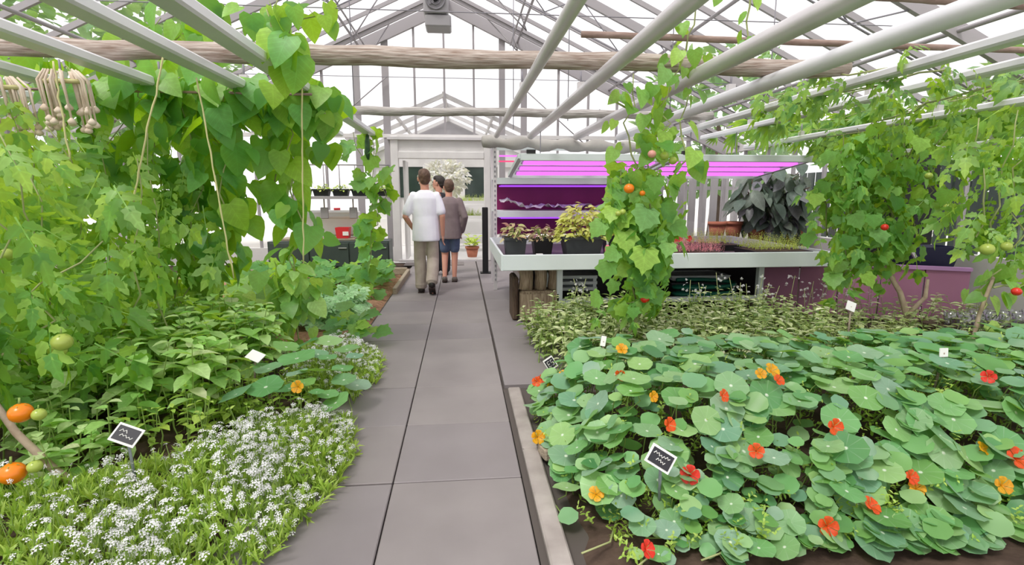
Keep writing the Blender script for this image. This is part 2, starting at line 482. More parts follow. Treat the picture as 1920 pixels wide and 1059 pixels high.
for ex in (EL, ER): MB().beam((ex, Y0, EZ - .04), (ex, Y1, EZ - .04), .12, .12).build('eave_beam', M_frame, roof)
for x in (-4.2, -1.9, 1.14, 3.0, 4.4):
    MB().tube([(x, Y0, rz(x) - .08), (x, Y1, rz(x) - .08)], .022, 6).build('purlin', M_bar, roof)
for x in (-1.75, 1.0):     # vent shafts with their arms
    MB().tube([(x, 3, rz(x) - .2), (x, Y1 - .1, rz(x) - .2)], .016, 6).build('vent_shaft', M_bar, roof)
    for y in (4.6, 6.1, 7.6, 9.1, 10.4):
        b = MB().tube([(x, y, rz(x) - .2), (x + .1, y, rz(x) - .45), (x + (.5 if x < 0 else -.5), y + .1, rz(x + (.5 if x < 0 else -.5)) - .05)], .012, 5)
        b.build('vent_arm', M_bar, roof)
for y in (4.6, 7.7):       # light trusses
    zc = 3.55
    for sx in (-1, 1):
        xe = RX + sx * 3.1
        MB().beam((RX, y, RZ - .1), (ER if sx > 0 else EL, y, EZ - .08), .05, .1).build('rafter', M_bar, roof)
        top = [RX + sx * d for d in (.9, 1.9, 3.0, 4.2)]
        bot = [RX + sx * d for d in (.4, 1.4, 2.45, 3.6)]
        for t, q in zip(top, bot):
            MB().tube([(q, y, rz(q) - .52), (t, y, rz(t) - .1)], .008, 5).build('truss_rod', M_wire, roof)
        for t, q in zip(top[:-1], bot[1:]):
            MB().tube([(q, y, rz(q) - .52), (t, y, rz(t) - .1)], .008, 5).build('truss_rod', M_wire, roof)
        MB().tube([(RX, y, RZ - .55), (RX + sx * 4.6, y, rz(RX + sx * 4.6) - .5)], .01, 5).build('truss_rod', M_wire, roof)
for (x, y) in ((-2.35, 5.2), (-1.2, 6.4), (1.25, 6.3), (2.2, 5.6), (3.05, 5.2), (.7, 7.2)):
    MB().tube([(x, y, 2.2), (x, y, rz(x))], .006, 5).build('hanger_rod', M_wire, roof)
for y in (5.2, 6.6, 8.0): 
    MB().tube([(-4.5, y, 3.0), (4.4, y, 3.0)], .005, 4).build('crop_wire', M_wire, roof)

# far gable
wb = sroot('wall_back', (0, Y1, 0))
mull = [(-5.4, .04), (-4.7, .04), (-4.0, .04), (-3.3, .04), (-2.65, .04), (-2.0, .13), (-1.44, .13), (-.88, .04), (-.3, .04), (.28, .04), (.84, .12), (1.28, .12), (1.98, .04), (2.6, .04), (3.2, .04), (3.8, .04), (4.4, .05), (4.75, .05), (5.1, .05)]
DL, DR, DH = -1.24, .47, 2.06
TZ = 2.5
for x, w in mull:
    z0 = TZ if DL - .05 < x < DR + .3 and w < .1 else 0
    if -1.5 < x < .9 and w > .1: z0 = 0 if not (DL < x < DR) else TZ
    MB().box((x, Y1, (z0 + rz(x)) / 2), (w, .07, rz(x) - z0)).build('mullion', M_bar, wb)
xs = [EL] + [m[0] for m in mull] + [ER]
for i in range(len(xs) - 1):
    a, b = xs[i] + .02, xs[i + 1] - .02
    za, zb = rz(a), rz(b)
    def quad(z0a, z0b, z1a, z1b):
        t = .004
        vs = [(a, Y1 - t, z0a), (b, Y1 - t, z0b), (b, Y1 - t, z1b), (a, Y1 - t, z1a), (a, Y1 + t, z0a), (b, Y1 + t, z0b), (b, Y1 + t, z1b), (a, Y1 + t, z1a)]
        MB().add(vs, [(0, 1, 2, 3), (7, 6, 5, 4), (0, 4, 5, 1), (2, 6, 7, 3), (1, 5, 6, 2), (0, 3, 7, 4)]).build('pane', M_glass, wb)
    quad(TZ + .03, TZ + .03, max(za, TZ + .05), max(zb, TZ + .05))
    mid = (a + b) / 2
    if not (DL - .3 < mid < DR + .2): quad(.3, .3, TZ - .03, TZ - .03)
MB().box(((EL + ER) / 2, Y1, TZ), (ER - EL, .09, .07)).build('transom', M_frame, wb)
MB().box(((EL + DL) / 2 - .05, Y1, .15), (DL - EL - .1, .12, .3)).build('low_wall', M_frame, wb)
MB().box(((ER + DR) / 2 + .05, Y1, .15), (ER - DR - .1, .12, .3)).build('low_wall', M_frame, wb)
for sx, ex in ((-1, EL), (1, ER)):
    MB().beam((RX, Y1 - .05, RZ - .06), (ex, Y1 - .05, EZ - .06), .08, .2).build('gable_rafter', M_bar, wb)
    MB().beam((RX, Y1 - .6, RZ - .04), (ex, Y1 - .6, EZ - .04), .05, .12).build('gable_rafter', M_bar, wb)
for x0, x1, z0, z1 in ((-2.6, -1.4, 2.6, 3.6), (1.3, 2.6, 3.4, 2.3)):
    MB().tube([(x0, Y1 - .1, z0), (x1, Y1 - .1, z1)], .012, 5).build('brace_rod', M_bar, wb)

# doorway
dr = sroot('door_1', (0, Y1, 0))
for x, w in ((DL - .07, .15), (DR + .06, .13)):
    MB().box((x, Y1 - .02, 1.25), (w, .14, 2.5), bev=.01).build('door_jamb', M_frame, dr)
MB().box(((DL + DR) / 2, Y1 - .03, 2.13), (DR - DL - .005, .14, .14), bev=.01).build('door_header', M_frame, dr)
MB().box(((DL + DR) / 2, Y1 - .02, 2.34), (DR - DL + .1, .06, .2)).build('header_panel', M_frame, dr)
MB().box(((DL + DR) / 2, Y1 - .09, 2.45), (DR - DL + .4, .08, .05)).build('door_track', M_alu, dr)
MB().box(((DL + DR) / 2, Y1 - .02, .015), (DR - DL + .1, .2, .03)).build('threshold', M_alu, dr)
lf = MB().box((DL + .1, Y1 + .35, 1.03), (.05, .6, 2.0)).build('door_leaf', M_frame, dr)

# side walls
for nm, x in (('wall_left', EL), ('wall_right', ER)):
    w = sroot(nm, (x, 4.3, 0))
    MB().box((x, (Y0 + Y1) / 2, .35), (.12, Y1 - Y0, .7)).build('low_wall', M_frame, w)
    for k in range(18):
        y = Y0 + (Y1 - Y0) * k / 17
        MB().box((x, y, (.7 + EZ) / 2), (.05, .05, EZ - .7)).build('mullion', M_bar, w)
        if k < 17:
            MB().box((x, y + (Y1 - Y0) / 34, (.7 + EZ) / 2), (.006, (Y1 - Y0) / 17 - .06, EZ - .76)).build('pane', M_glass, w)

# ------------------------------------------------------------------ rails, poles, pipes
LY = 7.19
def rail(x, z, r, lab, y1=LY, y0=-1.0, m=M_rail, flat=False):
    t = thing('overhead_rail', lab, 'rail', (x, y0, z), 'pale metal rails hung over the beds')
    b = MB()
    if flat: b.box((x, (y0 + y1) / 2, z), (r * 2.6, y1 - y0, r * 1.3), bev=.012)
    else: b.tube([(x, y0, z), (x, y1, z)], r, 12)
    b.build('rail_tube', m, t)
    for y in (2.1, 4.2, 6.0):
        MB().box((x, y, z + r + .015), (r * 1.1, .05, .05)).build('clamp', M_alu, t)
        MB().tube([(x, y, z + r + .03), (x, y, z + r + .12)], .008, 5).build('hook', M_wire, t)
L_ = ['innermost pale rail over the left bed, nearest the path', 'second pale rail over the left bed from the path', 'third pale rail over the left bed from the path',
      'fourth pale rail over the left bed from the path', 'outermost pale rail over the left bed, in the upper left corner']
for x, l in zip((-1.14, -1.56, -2.14, -2.80, -3.40), L_): rail(x, 2.12, .048, l, flat=True)
R_ = ['thin steel rail over the path, first to the right of it', 'steel rail with the central tomato vine wound over it', 'thick round steel rail crossing the roof, right of the tomato vine',
      'thick round steel rail running up to the top right corner', 'white rail grown through by leaves, fifth from the path on the right', 'white rail deep in the leaves, sixth from the path on the right',
      'outermost white rail among the leaves on the right']
for i, (x, l) in enumerate(zip((.475, .93, 1.55, 2.14, 2.75, 3.32, 3.95), R_)):
    rail(x, 2.12 if i < 6 else 2.0, (.034, .045, .05, .052, .042, .042, .042)[i], l, m=M_alu if i < 3 else M_rail, flat=i >= 4)
rail(4.5, 1.78, .04, 'low pale rail beside the dark corner at far right', y1=6.2, flat=True)

def pole(name, lab, pts, r, m, wob=.0, n=24):
    a, b = Vector(pts[0]), Vector(pts[1]); P = []; R = []
    for i in range(n + 1):
        P.append(a.lerp(b, i / n) + Vector((0, 0, U(-wob, wob)))); R.append(r * U(1 - wob * 6, 1 + wob * 6))
    return tag(MB().tube(P, R, 14).build(name, m), lab, 'pole')
pole('wooden_pole', 'thick weathered wooden pole crossing the whole house in front', ((-3.9, 3.72, 2.25), (2.75, 3.72, 2.235)), .06, M_pole, .012)
pole('wooden_pole', 'greyer wooden pole crossing behind the thick front pole', ((-1.15, 5.98, 2.235), (2.85, 5.98, 2.23)), .045, M_pole2, .01)
pole('brown_pipe', 'thin rusty brown pipe above the central tomato vine', ((.76, 3.44, 2.335), (4.2, 3.44, 2.31)), .02, M_pipe, .002)
pole('brown_pipe', 'short rusty brown pipe at the top right corner of the roof', ((1.95, 2.85, 2.41), (3.3, 2.85, 2.38)), .024, M_pipe, .002)
pole('bamboo_cane', 'thin dark cane in front of the bean leaves', ((-3.4, 4.05, 2.06), (-1.05, 4.05, 2.055)), .009, M_pipe, .001)

# heater fan under the ridge
t = thing('fan_heater', 'grey box fan heater hanging under the roof ridge', 'heater', (-.33, 8.5, 3.78))
MB().box((-.33, 8.5, 4.22), (.36, .4, .5), bev=.02).build('housing', M_fanbox, t)
MB().box((-.30, 8.5, 3.87), (.38, .36, .17), bev=.02).build('outlet_duct', M_fanbox, t)
b = MB()
for k in range(28): pass
gr = MB().tube([(-.33 + .13 * math.cos(a), 8.28, 4.14 + .13 * math.sin(a)) for a in [2 * PI * k / 20 for k in range(21)]], .014, 6, False).build('fan_guard', M_fan, t)
MB().tube([(-.33 + .07 * math.cos(a), 8.275, 4.14 + .07 * math.sin(a)) for a in [2 * PI * k / 16 for k in range(17)]], .009, 6, False).build('guard_ring', M_fan, gr)
for k in range(4):
    a = k * PI / 2 + .4
    MB().beam((-.33, 8.285, 4.14), (-.33 + .12 * math.cos(a), 8.285, 4.14 + .12 * math.sin(a)), .01, .06).build('blade', M_fan, t)
MB().ball((-.33, 8.27, 4.14), .035).build('fan_motor', M_black, t)
for sx in (-.14, .14): MB().tube([(-.33 + sx, 8.5, 4.46), (-.33 + sx, 8.5, 4.95)], .01, 5).build('hanger', M_wire, t)
MB().tube([(-.2, 8.4, 4.45), (-.1, 8.4, 4.6), (-.25, 8.4, 4.7)], .008, 5).build('cable', M_black, t)

# ------------------------------------------------------------------ leaf templates (unit length along +Y, face up +Z)
def tmpl_round(n=18):
    vs = [(0, 0, -.05)]; fs = []
    rr = random.Random(3)
    for ring, (r, z) in enumerate(((.5, .0), (1.0, .04))):
        for k in range(n):
            a = 2 * PI * k / n
            q = r * (1 + (.045 * math.sin(7 * a) + .06 * math.sin(2 * a + 1) + .03 * math.sin(3 * a) if ring else 0))
            vs.append((q * math.sin(a), q * math.cos(a), z + (.06 * math.sin(3 * a + .5) if ring else 0)))
    for k in range(n):
        fs.append((0, 1 + (k + 1) % n, 1 + k))
        fs.append((1 + k, 1 + (k + 1) % n, 1 + n + (k + 1) % n, 1 + n + k))
    return vs, fs
def tmpl_outline(half, fold=.12, curl=.15):
    """half: right side outline points (x,y) from base to tip; mirrored about the midrib, folded and curled"""
    n = len(half); vs = []; fs = []
    mid = []
    for (x, y) in half: mid.append(len(vs)); vs.append((0, max(0, min(1, y)), -curl * y * y if y > 0 else 0))
    for sgn in (1, -1):
        rim = []
        for (x, y) in half:
            rim.append(len(vs)); vs.append((sgn * x, y, fold * x - curl * y * abs(y)))
        for i in range(n - 1):
            f = (mid[i], rim[i], rim[i + 1], mid[i + 1]) if sgn > 0 else (mid[i], mid[i + 1], rim[i + 1], rim[i])
            f = tuple(dict.fromkeys(f)); fs.append(f)
    return vs, fs
HEART = [(0.02, 0), (.26, -.10), (.44, .06), (.46, .28), (.36, .55), (.18, .82), (.0, 1.02)]
LOBED = [(0.02, .05), (.22, -.12), (.50, .02), (.46, .22), (.60, .46), (.38, .56), (.30, .74), (.14, .80), (0, 1.02)]
OVAL = [(.01, 0), (.17, .16), (.25, .42), (.2, .7), (0, 1.0)]
LANCE = [(.01, 0), (.08, .2), (.11, .5), (.06, .8), (0, 1.0)]
LEAFLET = [(.01, 0), (.26, .14), (.22, .3), (.32, .48), (.18, .6), (.18, .78), (0, 1.02)]
def tmpl_compound(npair=3, term=.42, droop=.35):
    V = []; F = []
    def put(ox, oy, ang, s, tw):
        v, f = tmpl_outline(LEAFLET, .2, .25); n = len(V)
        ca, sa = math.cos(ang), math.sin(ang)
        for x, y, z in v:
            x, y, z = x * s, y * s, z * s + x * s * tw
            X = ox + ca * x + sa * y; Y = oy - sa * x + ca * y
            V.append((X, Y, z - droop * Y * Y))
        F.extend(tuple(i + n for i in q) for q in f)
    put(0, 1 - term, 0, term, .1)
    for k in range(npair):
        y = .18 + (.62 - .18) * k / max(1, npair - 1); s = .26 + .10 * k / npair
        put(.01, y, 1.15 - .12 * k, s, .3); put(-.01, y - .03, -1.15 + .12 * k, s, -.2)
    n = len(V)
    for x, y in ((-.012, 0), (.012, 0), (.008, .62), (-.008, .62)): V.append((x, y, -droop * y * y))
    F.append((n, n + 1, n + 2, n + 3))
    return V, F
def tmpl_palm(n=7, L=LANCE):
    V = []; F = []
    for k in range(n):
        a = (k - (n - 1) / 2) * 2.0 / n; v, f = tmpl_outline(L, .2, .3); m = len(V); s = 1 - .06 * abs(k - (n - 1) / 2)
        ca, sa = math.cos(a * 1.25), math.sin(a * 1.25)
        for x, y, z in v: V.append((s * (ca * x + sa * y), s * (-sa * x + ca * y), s * z))
        F.extend(tuple(i + m for i in q) for q in f)
    return V, F
def tmpl_sprig(n=7, s=.3, up=1.0):
    """upright sprig of opposite small oval leaves along +Z, height 1"""
    V = []; F = []; q = random.Random(5)
    for k in range(n):
        z = .15 + .85 * k / (n - 1); sz = s * (1 - .45 * k / n)
        for h in (0, 1):
            a = k * 1.45 + h * PI + q.uniform(-.3, .3); el = q.uniform(.1, .7)
            v, f = tmpl_outline([(.01, 0), (.22, .3), (.2, .65), (0, 1)], .15, .2); m = len(V)
            d = Vector((math.cos(a) * math.cos(el), math.sin(a) * math.cos(el), math.sin(el)))
            x = Vector((-math.sin(a), math.cos(a), 0)); nn = x.cross(d)
            for vx, vy, vz in v:
                p = Vector((0, 0, z)) + x * vx * sz + d * vy * sz - nn * vz * sz; V.append(tuple(p))
            F.extend(tuple(i + m for i in g_) for g_ in f)
    return V, F
def tmpl_grass(n=7):
    V = []; F = []; q = random.Random(9)
    for k in range(n):
        a = q.uniform(0, 2 * PI); l = q.uniform(.6, 1); lean = q.uniform(.2, .9); w = .05
        d = Vector((math.cos(a), math.sin(a), 0)); x = Vector((-math.sin(a), math.cos(a), 0)); m = len(V)
        p0 = d * .03; p1 = d * lean * .35 * l + Vector((0, 0, .6 * l)); p2 = d * lean * .85 * l + Vector((0, 0, l * (1.05 - .35 * lean)))
        for p, ww in ((p0, w * .6), (p1, w)): V.extend([tuple(p - x * ww), tuple(p + x * ww)])
        V.append(tuple(p2)); F.extend([(m, m + 1, m + 3, m + 2), (m + 2, m + 3, m + 4)])
    return V, F
def tmpl_cluster(n=12):
    """domed head of small four-petalled flowers, radius 1"""
    V = []; F = []; q = random.Random(4)
    for k in range(n):
        a = k * 2.4; r = math.sqrt(k / n) * .95; c = Vector((r * math.cos(a), r * math.sin(a), .55 * (1 - r * r) + q.uniform(-.05, .1)))
        nrm = Vector((c.x * .7, c.y * .7, .8)).normalized(); x = nrm.orthogonal().normalized(); y = nrm.cross(x); m = len(V); s = .3
        V.append(tuple(c))
        for j in range(8):
            t = j * PI / 4 + a; rad = s if j % 2 == 0 else s * .5
            V.append(tuple(c + x * math.cos(t) * rad + y * math.sin(t) * rad + nrm * (.06 if j % 2 == 0 else 0)))
        F.extend([(m, m + 1 + j, m + 1 + (j + 1) % 8) for j in range(8)])
    return V, F
def tmpl_flower(n=5):
    """open trumpet flower facing +Z, radius 1, spur behind"""
    V = []; F = []
    for k in range(n):
        a = 2 * PI * k / n; d = Vector((math.cos(a), math.sin(a), 0)); x = Vector((-math.sin(a), math.cos(a), 0)); m = len(V)
        rows = [(.08, .05, -.35), (.35, .22, -.05), (.75, .5, .18), (1.0, .36, .12)]
        for r, w, z in rows: V.extend([tuple(d * r - x * w + Vector((0, 0, z))), tuple(d * (r + .06) + Vector((0, 0, z - .06))), tuple(d * r + x * w + Vector((0, 0, z)))])
        for i in range(3):
            for j in range(2): F.append((m + 3 * i + j, m + 3 * i + j + 1, m + 3 * i + 4 + j, m + 3 * i + 3 + j))
    m = len(V)
    for k in range(5):
        a = 2 * PI * k / 5; V.append((.12 * math.cos(a), .12 * math.sin(a), -.3))
    V.append((0, 0, -1.0))
    for k in range(5): F.append((m + (k + 1) % 5, m + k, m + 5))
    return V, F
TM = {'round': tmpl_round(), 'heart': tmpl_outline(HEART, .15, .22), 'lobed': tmpl_outline(LOBED, .14, .2), 'oval': tmpl_outline(OVAL, .35, .25), 'broad': tmpl_outline([(.01, 0), (.24, .14), (.34, .4), (.26, .7), (0, 1.0)], .3, .3),
      'lance': tmpl_outline(LANCE, .3, .3), 'tomato': tmpl_compound(), 'tomato2': tmpl_compound(2, .5, .5), 'palm': tmpl_palm(), 'fig': tmpl_palm(5, LEAFLET),
      'sprig': tmpl_sprig(), 'grass': tmpl_grass(), 'cluster': tmpl_cluster(), 'flower': tmpl_flower()}
TMESH = {}
def tmesh(t, m):
    k = (t, m.name)
    if k not in TMESH:
        me = bpy.data.meshes.new(t + '_' + m.name); me.from_pydata([tuple(v) for v in TM[t][0]], [], TM[t][1])
        me.materials.append(m); me.polygons.foreach_set('use_smooth', [True] * len(me.polygons)); TMESH[k] = me
    return TMESH[k]
def merged(name, parent, t, m, mats):
    V = np.array(TM[t][0], dtype=np.float64); F = TM[t][1]; n = len(V); off = np.array(wloc(parent))
    A = np.array([np.array(x) for x in mats])
    W = np.einsum('kij,nj->kni', A[:, :3, :3], V) + A[:, None, :3, 3] - off
    K = len(mats)
    lens = np.array([len(f) for f in F]); flat = np.concatenate([np.array(f) for f in F])
    idx = (flat[None, :] + (np.arange(K) * n)[:, None]).ravel()
    me = bpy.data.meshes.new(name)
    me.vertices.add(K * n); me.vertices.foreach_set('co', W.astype(np.float32).ravel())
    me.loops.add(len(idx)); me.loops.foreach_set('vertex_index', idx.astype(np.int32))
    tot = np.tile(lens, K); st = np.concatenate([[0], np.cumsum(tot)[:-1]])
    me.polygons.add(len(tot)); me.polygons.foreach_set('loop_start', st.astype(np.int32)); me.polygons.foreach_set('loop_total', tot.astype(np.int32))
    me.polygons.foreach_set('use_smooth', np.ones(len(tot), dtype=bool))
    me.update(calc_edges=True); me.materials.append(m)
    return stuff(link(bpy.data.objects.new(name, me), parent))
def leaves(parent, t, m, mats, cap=300, part='leaf', bulk='foliage'):
    """the leaves that show largest become parts of their own, the rest one dense part"""
    if not mats: return
    def key(M): return -(M.to_scale().x / max(.2, (M.translation - CAM).length))
    mats = sorted(mats, key=key); P = wloc(parent); inv = Matrix.Translation(-P); me = tmesh(t, m)
    for M in mats[:cap]:
        o = bpy.data.objects.new(part, me); link(o, parent); o.matrix_local = inv @ M
    if len(mats) > cap: merged(bulk, parent, t, m, mats[cap:])
def LM(pos, tip, nrm, s):
    """leaf matrix: tip direction, rough normal, size"""
    y = Vector(tip).normalized(); z = Vector(nrm); z = (z - y * z.dot(y))
    if z.length < 1e-4: z = y.orthogonal()
    z.normalize(); x = y.cross(z)
    M = Matrix((x, y, z)).transposed().to_4x4() @ Matrix.Scale(s, 4)
    M.translation = Vector(pos); return M
def UPM(pos, s, h=None, tilt=.25):
    M = Euler((G(tilt), G(tilt), U(0, 2 * PI))).to_matrix().to_4x4() @ Matrix.Diagonal((s, s, h or s, 1))
    M.translation = Vector(pos); return M

# ------------------------------------------------------------------ right bench, rack and grow lights
BX0, BX1, BY0, BY1, BZ = .40, 3.92, 5.25, 7.45, .75
t = thing('growing_bench', 'long galvanised tray bench with a deep pale front edge', 'bench', (2.1, 6.3, 0))
MB().box(((BX0 + BX1) / 2, BY0, BZ - .075), (BX1 - BX0, .025, .16), bev=.006).build('front_edge', M_tray, t)
MB().box(((BX0 + BX1) / 2, BY1, BZ - .075), (BX1 - BX0, .025, .16)).build('back_edge', M_tray, t)
for x in (BX0, BX1): MB().box((x, (BY0 + BY1) / 2, BZ - .075), (.025, BY1 - BY0, .16)).build('side_edge', M_tray, t)
MB().box(((BX0 + BX1) / 2, (BY0 + BY1) / 2, BZ - .10), (BX1 - BX0 - .03, BY1 - BY0 - .03, .02)).build('tray_floor', mat('tray_floor_grey', '#5f5558', .5), t)
for x in (1.03, 3.28):
    for y in (5.5, 7.2): MB().box((x, y, .32), (.06, .06, .64)).build('leg', M_tray, t)
for y in (5.5, 7.2): MB().box((2.15, y, .22), (2.25, .04, .05)).build('stretcher', M_tray, t)
tag(MB().box((2.35, 6.6, .32), (3.2, .02, .62)).build('bench_shade_sheet', M_black), 'black sheet added to imitate the dark shade under the bench', 'sheet')  # added sheet, stands in for the deep shade under the bench

st = thing('log_pile', 'short upright split logs stacked under the left bench end', 'logs', (.75, 5.75, 0))
for k, (x, w) in enumerate(((.68, .15), (.84, .13), (.99, .13))):
    MB().tube([(x, 5.62, .34), (x + .01, 5.62, .48), (x - .005, 5.62, .63)], [(w * .55, .1), (w * .5, .1), (w * .56, .1)], 9).build('log', M_log, st)
MB().box((.83, 5.62, .17), (.44, .3, .33), bev=.03).build('log_block', M_log, st)
MB().box((.565, 5.75, .24), (.07, .36, .48), bev=.02).build('log_slab', M_bark, st)
t = thing('slatted_tray', 'white slatted crate lying in the dark under the bench', 'crate', (1.2, 6.3, .0))
for z in (.26, .33, .40): MB().box((1.3, 6.2, z), (.55, .4, .035)).build('slat', M_tray, t)
for x in (1.05, 1.55): MB().box((x, 6.2, .2), (.04, .36, .4)).build('post', M_tray, t)
t = thing('seed_tray_stack', 'grey stacked trays in the dark under the bench', 'trays', (2.95, 6.0, 0))
MB().taper((2.85, 6.2, .25), (.7, .4), (.78, .46), .07).build('tray', M_pot, t); MB().taper((2.83, 6.2, .34), (.66, .4), (.74, .46), .06).build('tray', M_tray, t)
MB().box((2.85, 6.2, .12), (.6, .36, .24)).build('box_base', M_black, t)
hp = [(2.75 + .36 * math.cos(a), 5.72 + .16 * math.sin(a), .2 + .012 * a) for a in [k * .35 for k in range(44)]]
tag(MB().tube(hp, .022, 7).build('garden_hose', M_hose), 'dark green hose coiled in front of the trays under the bench', 'hose')

rk = thing('shelf_rack', 'tall perforated steel shelf rack behind the left bench end', 'rack', (.47, 7.5, 0))
for x, y in ((.47, 7.5), (2.75, 7.5), (.47, 8.1), (2.75, 8.1)):
    MB().box((x, y, 1.08), (.05, .05, 2.16)).build('upright', M_alu, rk)
for k in range(30):
    if k % 1 == 0: MB().box((.47, 7.472, .15 + k * .066), (.018, .006, .03)).build('slot', M_wire, rk)
for z in (1.08, 1.54, 2.0):
    s_ = MB().box((1.61, 7.8, z + .035), (2.3, .62, .02)).build('shelf', M_tray, rk)
    MB().box((1.61, 7.49, z), (2.3, .02, .085)).build('shelf_beam', M_tray, rk)
MB().box((1.61, 8.12, 1.32), (2.25, .02, .42)).build('back_panel', M_maroon, rk)  # fills the rack's dark opening, coloured as its magenta-lit interior
MB().box((1.61, 8.12, .9), (2.25, .02, .3)).build('back_panel', M_maroon, rk)
for z, mm in ((1.475, M_vio), (1.02, M_vio)):
    for y in (7.62, 7.95): MB().box((1.61, y, z), (2.1, .03, .02)).build('led_strip', mm, rk)
for k, z in enumerate((1.9, 1.83)): MB().box((1.35, 7.75 + k * .1, z), (1.6, .025, .02)).build('led_strip', M_redled if k else M_mag, rk)
# crumpled sheet on the shelf
vs = []; fs = []
for j in range(5):
    for i in range(41): vs.append((.55 + 2.1 * i / 40, 7.55 + .1 * j, 1.15 + U(0, .08) + (.09 * math.exp(-((i - 2) / 3) ** 2))))
for j in range(4):
    for i in range(40): a = j * 41 + i; fs.append((a, a + 1, a + 42, a + 41))
n = len(vs); vs += [(x, y, 1.126) for x, y, z in vs]; fs += [tuple(reversed([q + n for q in f])) for f in fs]
tag(MB().add(vs, fs, True).build('plastic_sheet', M_foil), 'crumpled white sheet along the middle shelf of the rack', 'sheet')
P = [(.3 + .1 * k, 7.3 + .03 * math.sin(k), 2.05 + .015 * math.sin(k * 1.3) - .003 * k) for k in range(26)]
tag(MB().tube(P, [.075 + .018 * math.sin(k * 1.7) for k in range(26)], 12).build('rolled_curtain', M_tarp), 'rolled grey fabric lying along the top of the rack', 'curtain')

def growlight(x0, x1, lab):
    t = thing('grow_light', lab, 'lamp', ((x0 + x1) / 2, 6.6, 1.6), 'magenta grow lights above the bench')
    a = Vector((0, 6.0, 1.75)); b = Vector((0, 7.3, 1.585)); cx = (x0 + x1) / 2; w = x1 - x0
    MB().box((cx, 6.0, 1.765), (w, .05, .08), bev=.006).build('front_frame', M_tray, t)
    MB().box((cx, 7.3, 1.60), (w, .05, .05)).build('back_frame', M_tray, t)
    for x in (x0, x1): MB().beam((x, 6.0, 1.775), (x, 7.3, 1.61), .05, .05).build('side_frame', M_tray, t)
    d = (b - a); ang = math.atan2(d.z, d.y)
    M = Matrix.Rotation(ang, 3, 'X')
    for q in (.22, .5, .78):
        p = a.lerp(b, q)
        s_ = MB().box((cx, p.y, p.z + .03), (w - .1, .3, .03), M=M).build('reflector', M_tray, t)
        MB().box((cx, p.y, p.z + .003), (w - .14, .15, .02), M=M).build('led_strip', M_mag, s_)
    MB().box((x0 + .12, 6.0, 1.825), (.1, .06, .04)).build('bracket', M_black, t)
    for x in ((.93, 2.14) if x0 < 1 else (2.75, 3.32)):
        MB().tube([(x, 6.3, 1.74), (x, 6.3, 2.09)], .006, 5).build('hanger_wire', M_wire, t)
growlight(.66, 2.36, 'magenta grow light left of the central tomato vine')
growlight(2.46, 4.15, 'magenta grow light right of the central tomato vine')

# pots on the bench
def potplant(x, y, w, d, h, fw, fh, lm, nl, ls, lab, pm=M_pot, plantlab=None, z=BZ - .085, dark=None):
    p = thing('plant_pot', lab, 'potted plant', (x, y, z))
    body = MB().taper((x, y, z), (w * .82, d * .82), (w, d), h).build('pot_body', pm, p)
    b = MB(); 
    for sy in (-1, 1): b.box((x, y + sy * d / 2, z + h - .012), (w + .02, .014, .03))
    for sx in (-1, 1): b.box((x + sx * w / 2, y, z + h - .012), (.014, d + .02, .03))
    b.build('rim', pm, body)
    MB().box((x, y, z + h * .8), (w * .88, d * .88, .02)).build('potting_soil', M_soil, p)
    ms = []; sb = MB()
    for k in range(nl):
        a = U(0, 2 * PI); r = math.sqrt(U(0, 1)); zz = U(.0, 1)
        px = x + math.cos(a) * r * fw / 2 * (1 - .35 * zz); py = y + math.sin(a) * r * d * .8 * (1 - .3 * zz)
        pz = z + h + fh * (zz * (1 - .45 * r * r)) - .03
        ms.append(LM((px, py, pz), (math.cos(a) + G(.4), math.sin(a) + G(.4), U(-.5, .5)), (G(.3), G(.3) - .3, 1), ls * U(.6, 1.2)))
    for k in range(10):
        a = U(0, 2 * PI); sb.tube([(x + G(w * .15), y + G(d * .12), z + h * .75), (x + math.cos(a) * fw * .25, y + math.sin(a) * d * .3, z + h + fh * .55)], .004, 4)
    sb.build('stem', M_stem, p)
    leaves(p, 'oval', lm, ms, 300)
    return p
potplant(.60, 6.0, .25, .26, .21, .34, .2, L_coleus, 120, .075, 'grey pot with a small variegated plant at the bench corner')
potplant(.93, 6.1, .23, .25, .19, .34, .2, L_coleus, 120, .075, 'black pot with a reddish variegated plant, second on the bench', M_black)
potplant(1.36, 5.95, .44, .36, .22, .66, .42, L_gold, 520, .085, 'wide grey trough with a bushy yellow-green herb on the bench')
potplant(1.82, 6.0, .34, .34, .22, .5, .34, L_gold, 300, .085, 'black pot of yellow-green herb behind the hanging tomato vine', M_black)
tag(MB().box((.82, 5.55, .70), (.07, .04, .06)).build('plant_tag', M_white), 'small white block between the first two bench pots', 'tag')
t = thing('spray_bottle', 'small pink bottle between the herb trough and the black pot', 'bottle', (1.60, 5.7, .665))
MB().lathe((1.60, 5.7, .665), [(.03, 0), (.032, .1), (.015, .14)], 12).build('bottle_body', mat('pink_plastic', '#e0808c', .4), t); MB().lathe((1.6, 5.7, .805), [(.014, 0), (.012, .05)], 10).build('cap', M_white, t)
def seedtray(x, y, w, d, lm, n, lab, hgt=.06, ls=.035):
    p = thing('microgreen_tray', lab, 'tray', (x, y, BZ - .09), 'shallow trays of seedlings on the bench')
    MB().taper((x, y, BZ - .09), (w * .95, d * .95), (w, d), .075).build('tray', M_black, p)
    MB().box((x, y, BZ - .03), (w * .94, d * .94, .02)).build('growing_mat', M_soil, p)
    ms = [UPM((x + U(-.46, .46) * w, y + U(-.46, .46) * d, BZ - .02), ls * 1.2, hgt * U(.8, 1.5)) for k in range(n)]
    merged('seedlings', p, 'sprig', lm, ms)
seedtray(2.55, 5.7, .6, .6, L_pinksprout, 260, 'tray of sprouts coloured as if pink-lit, right of the vine', .1)
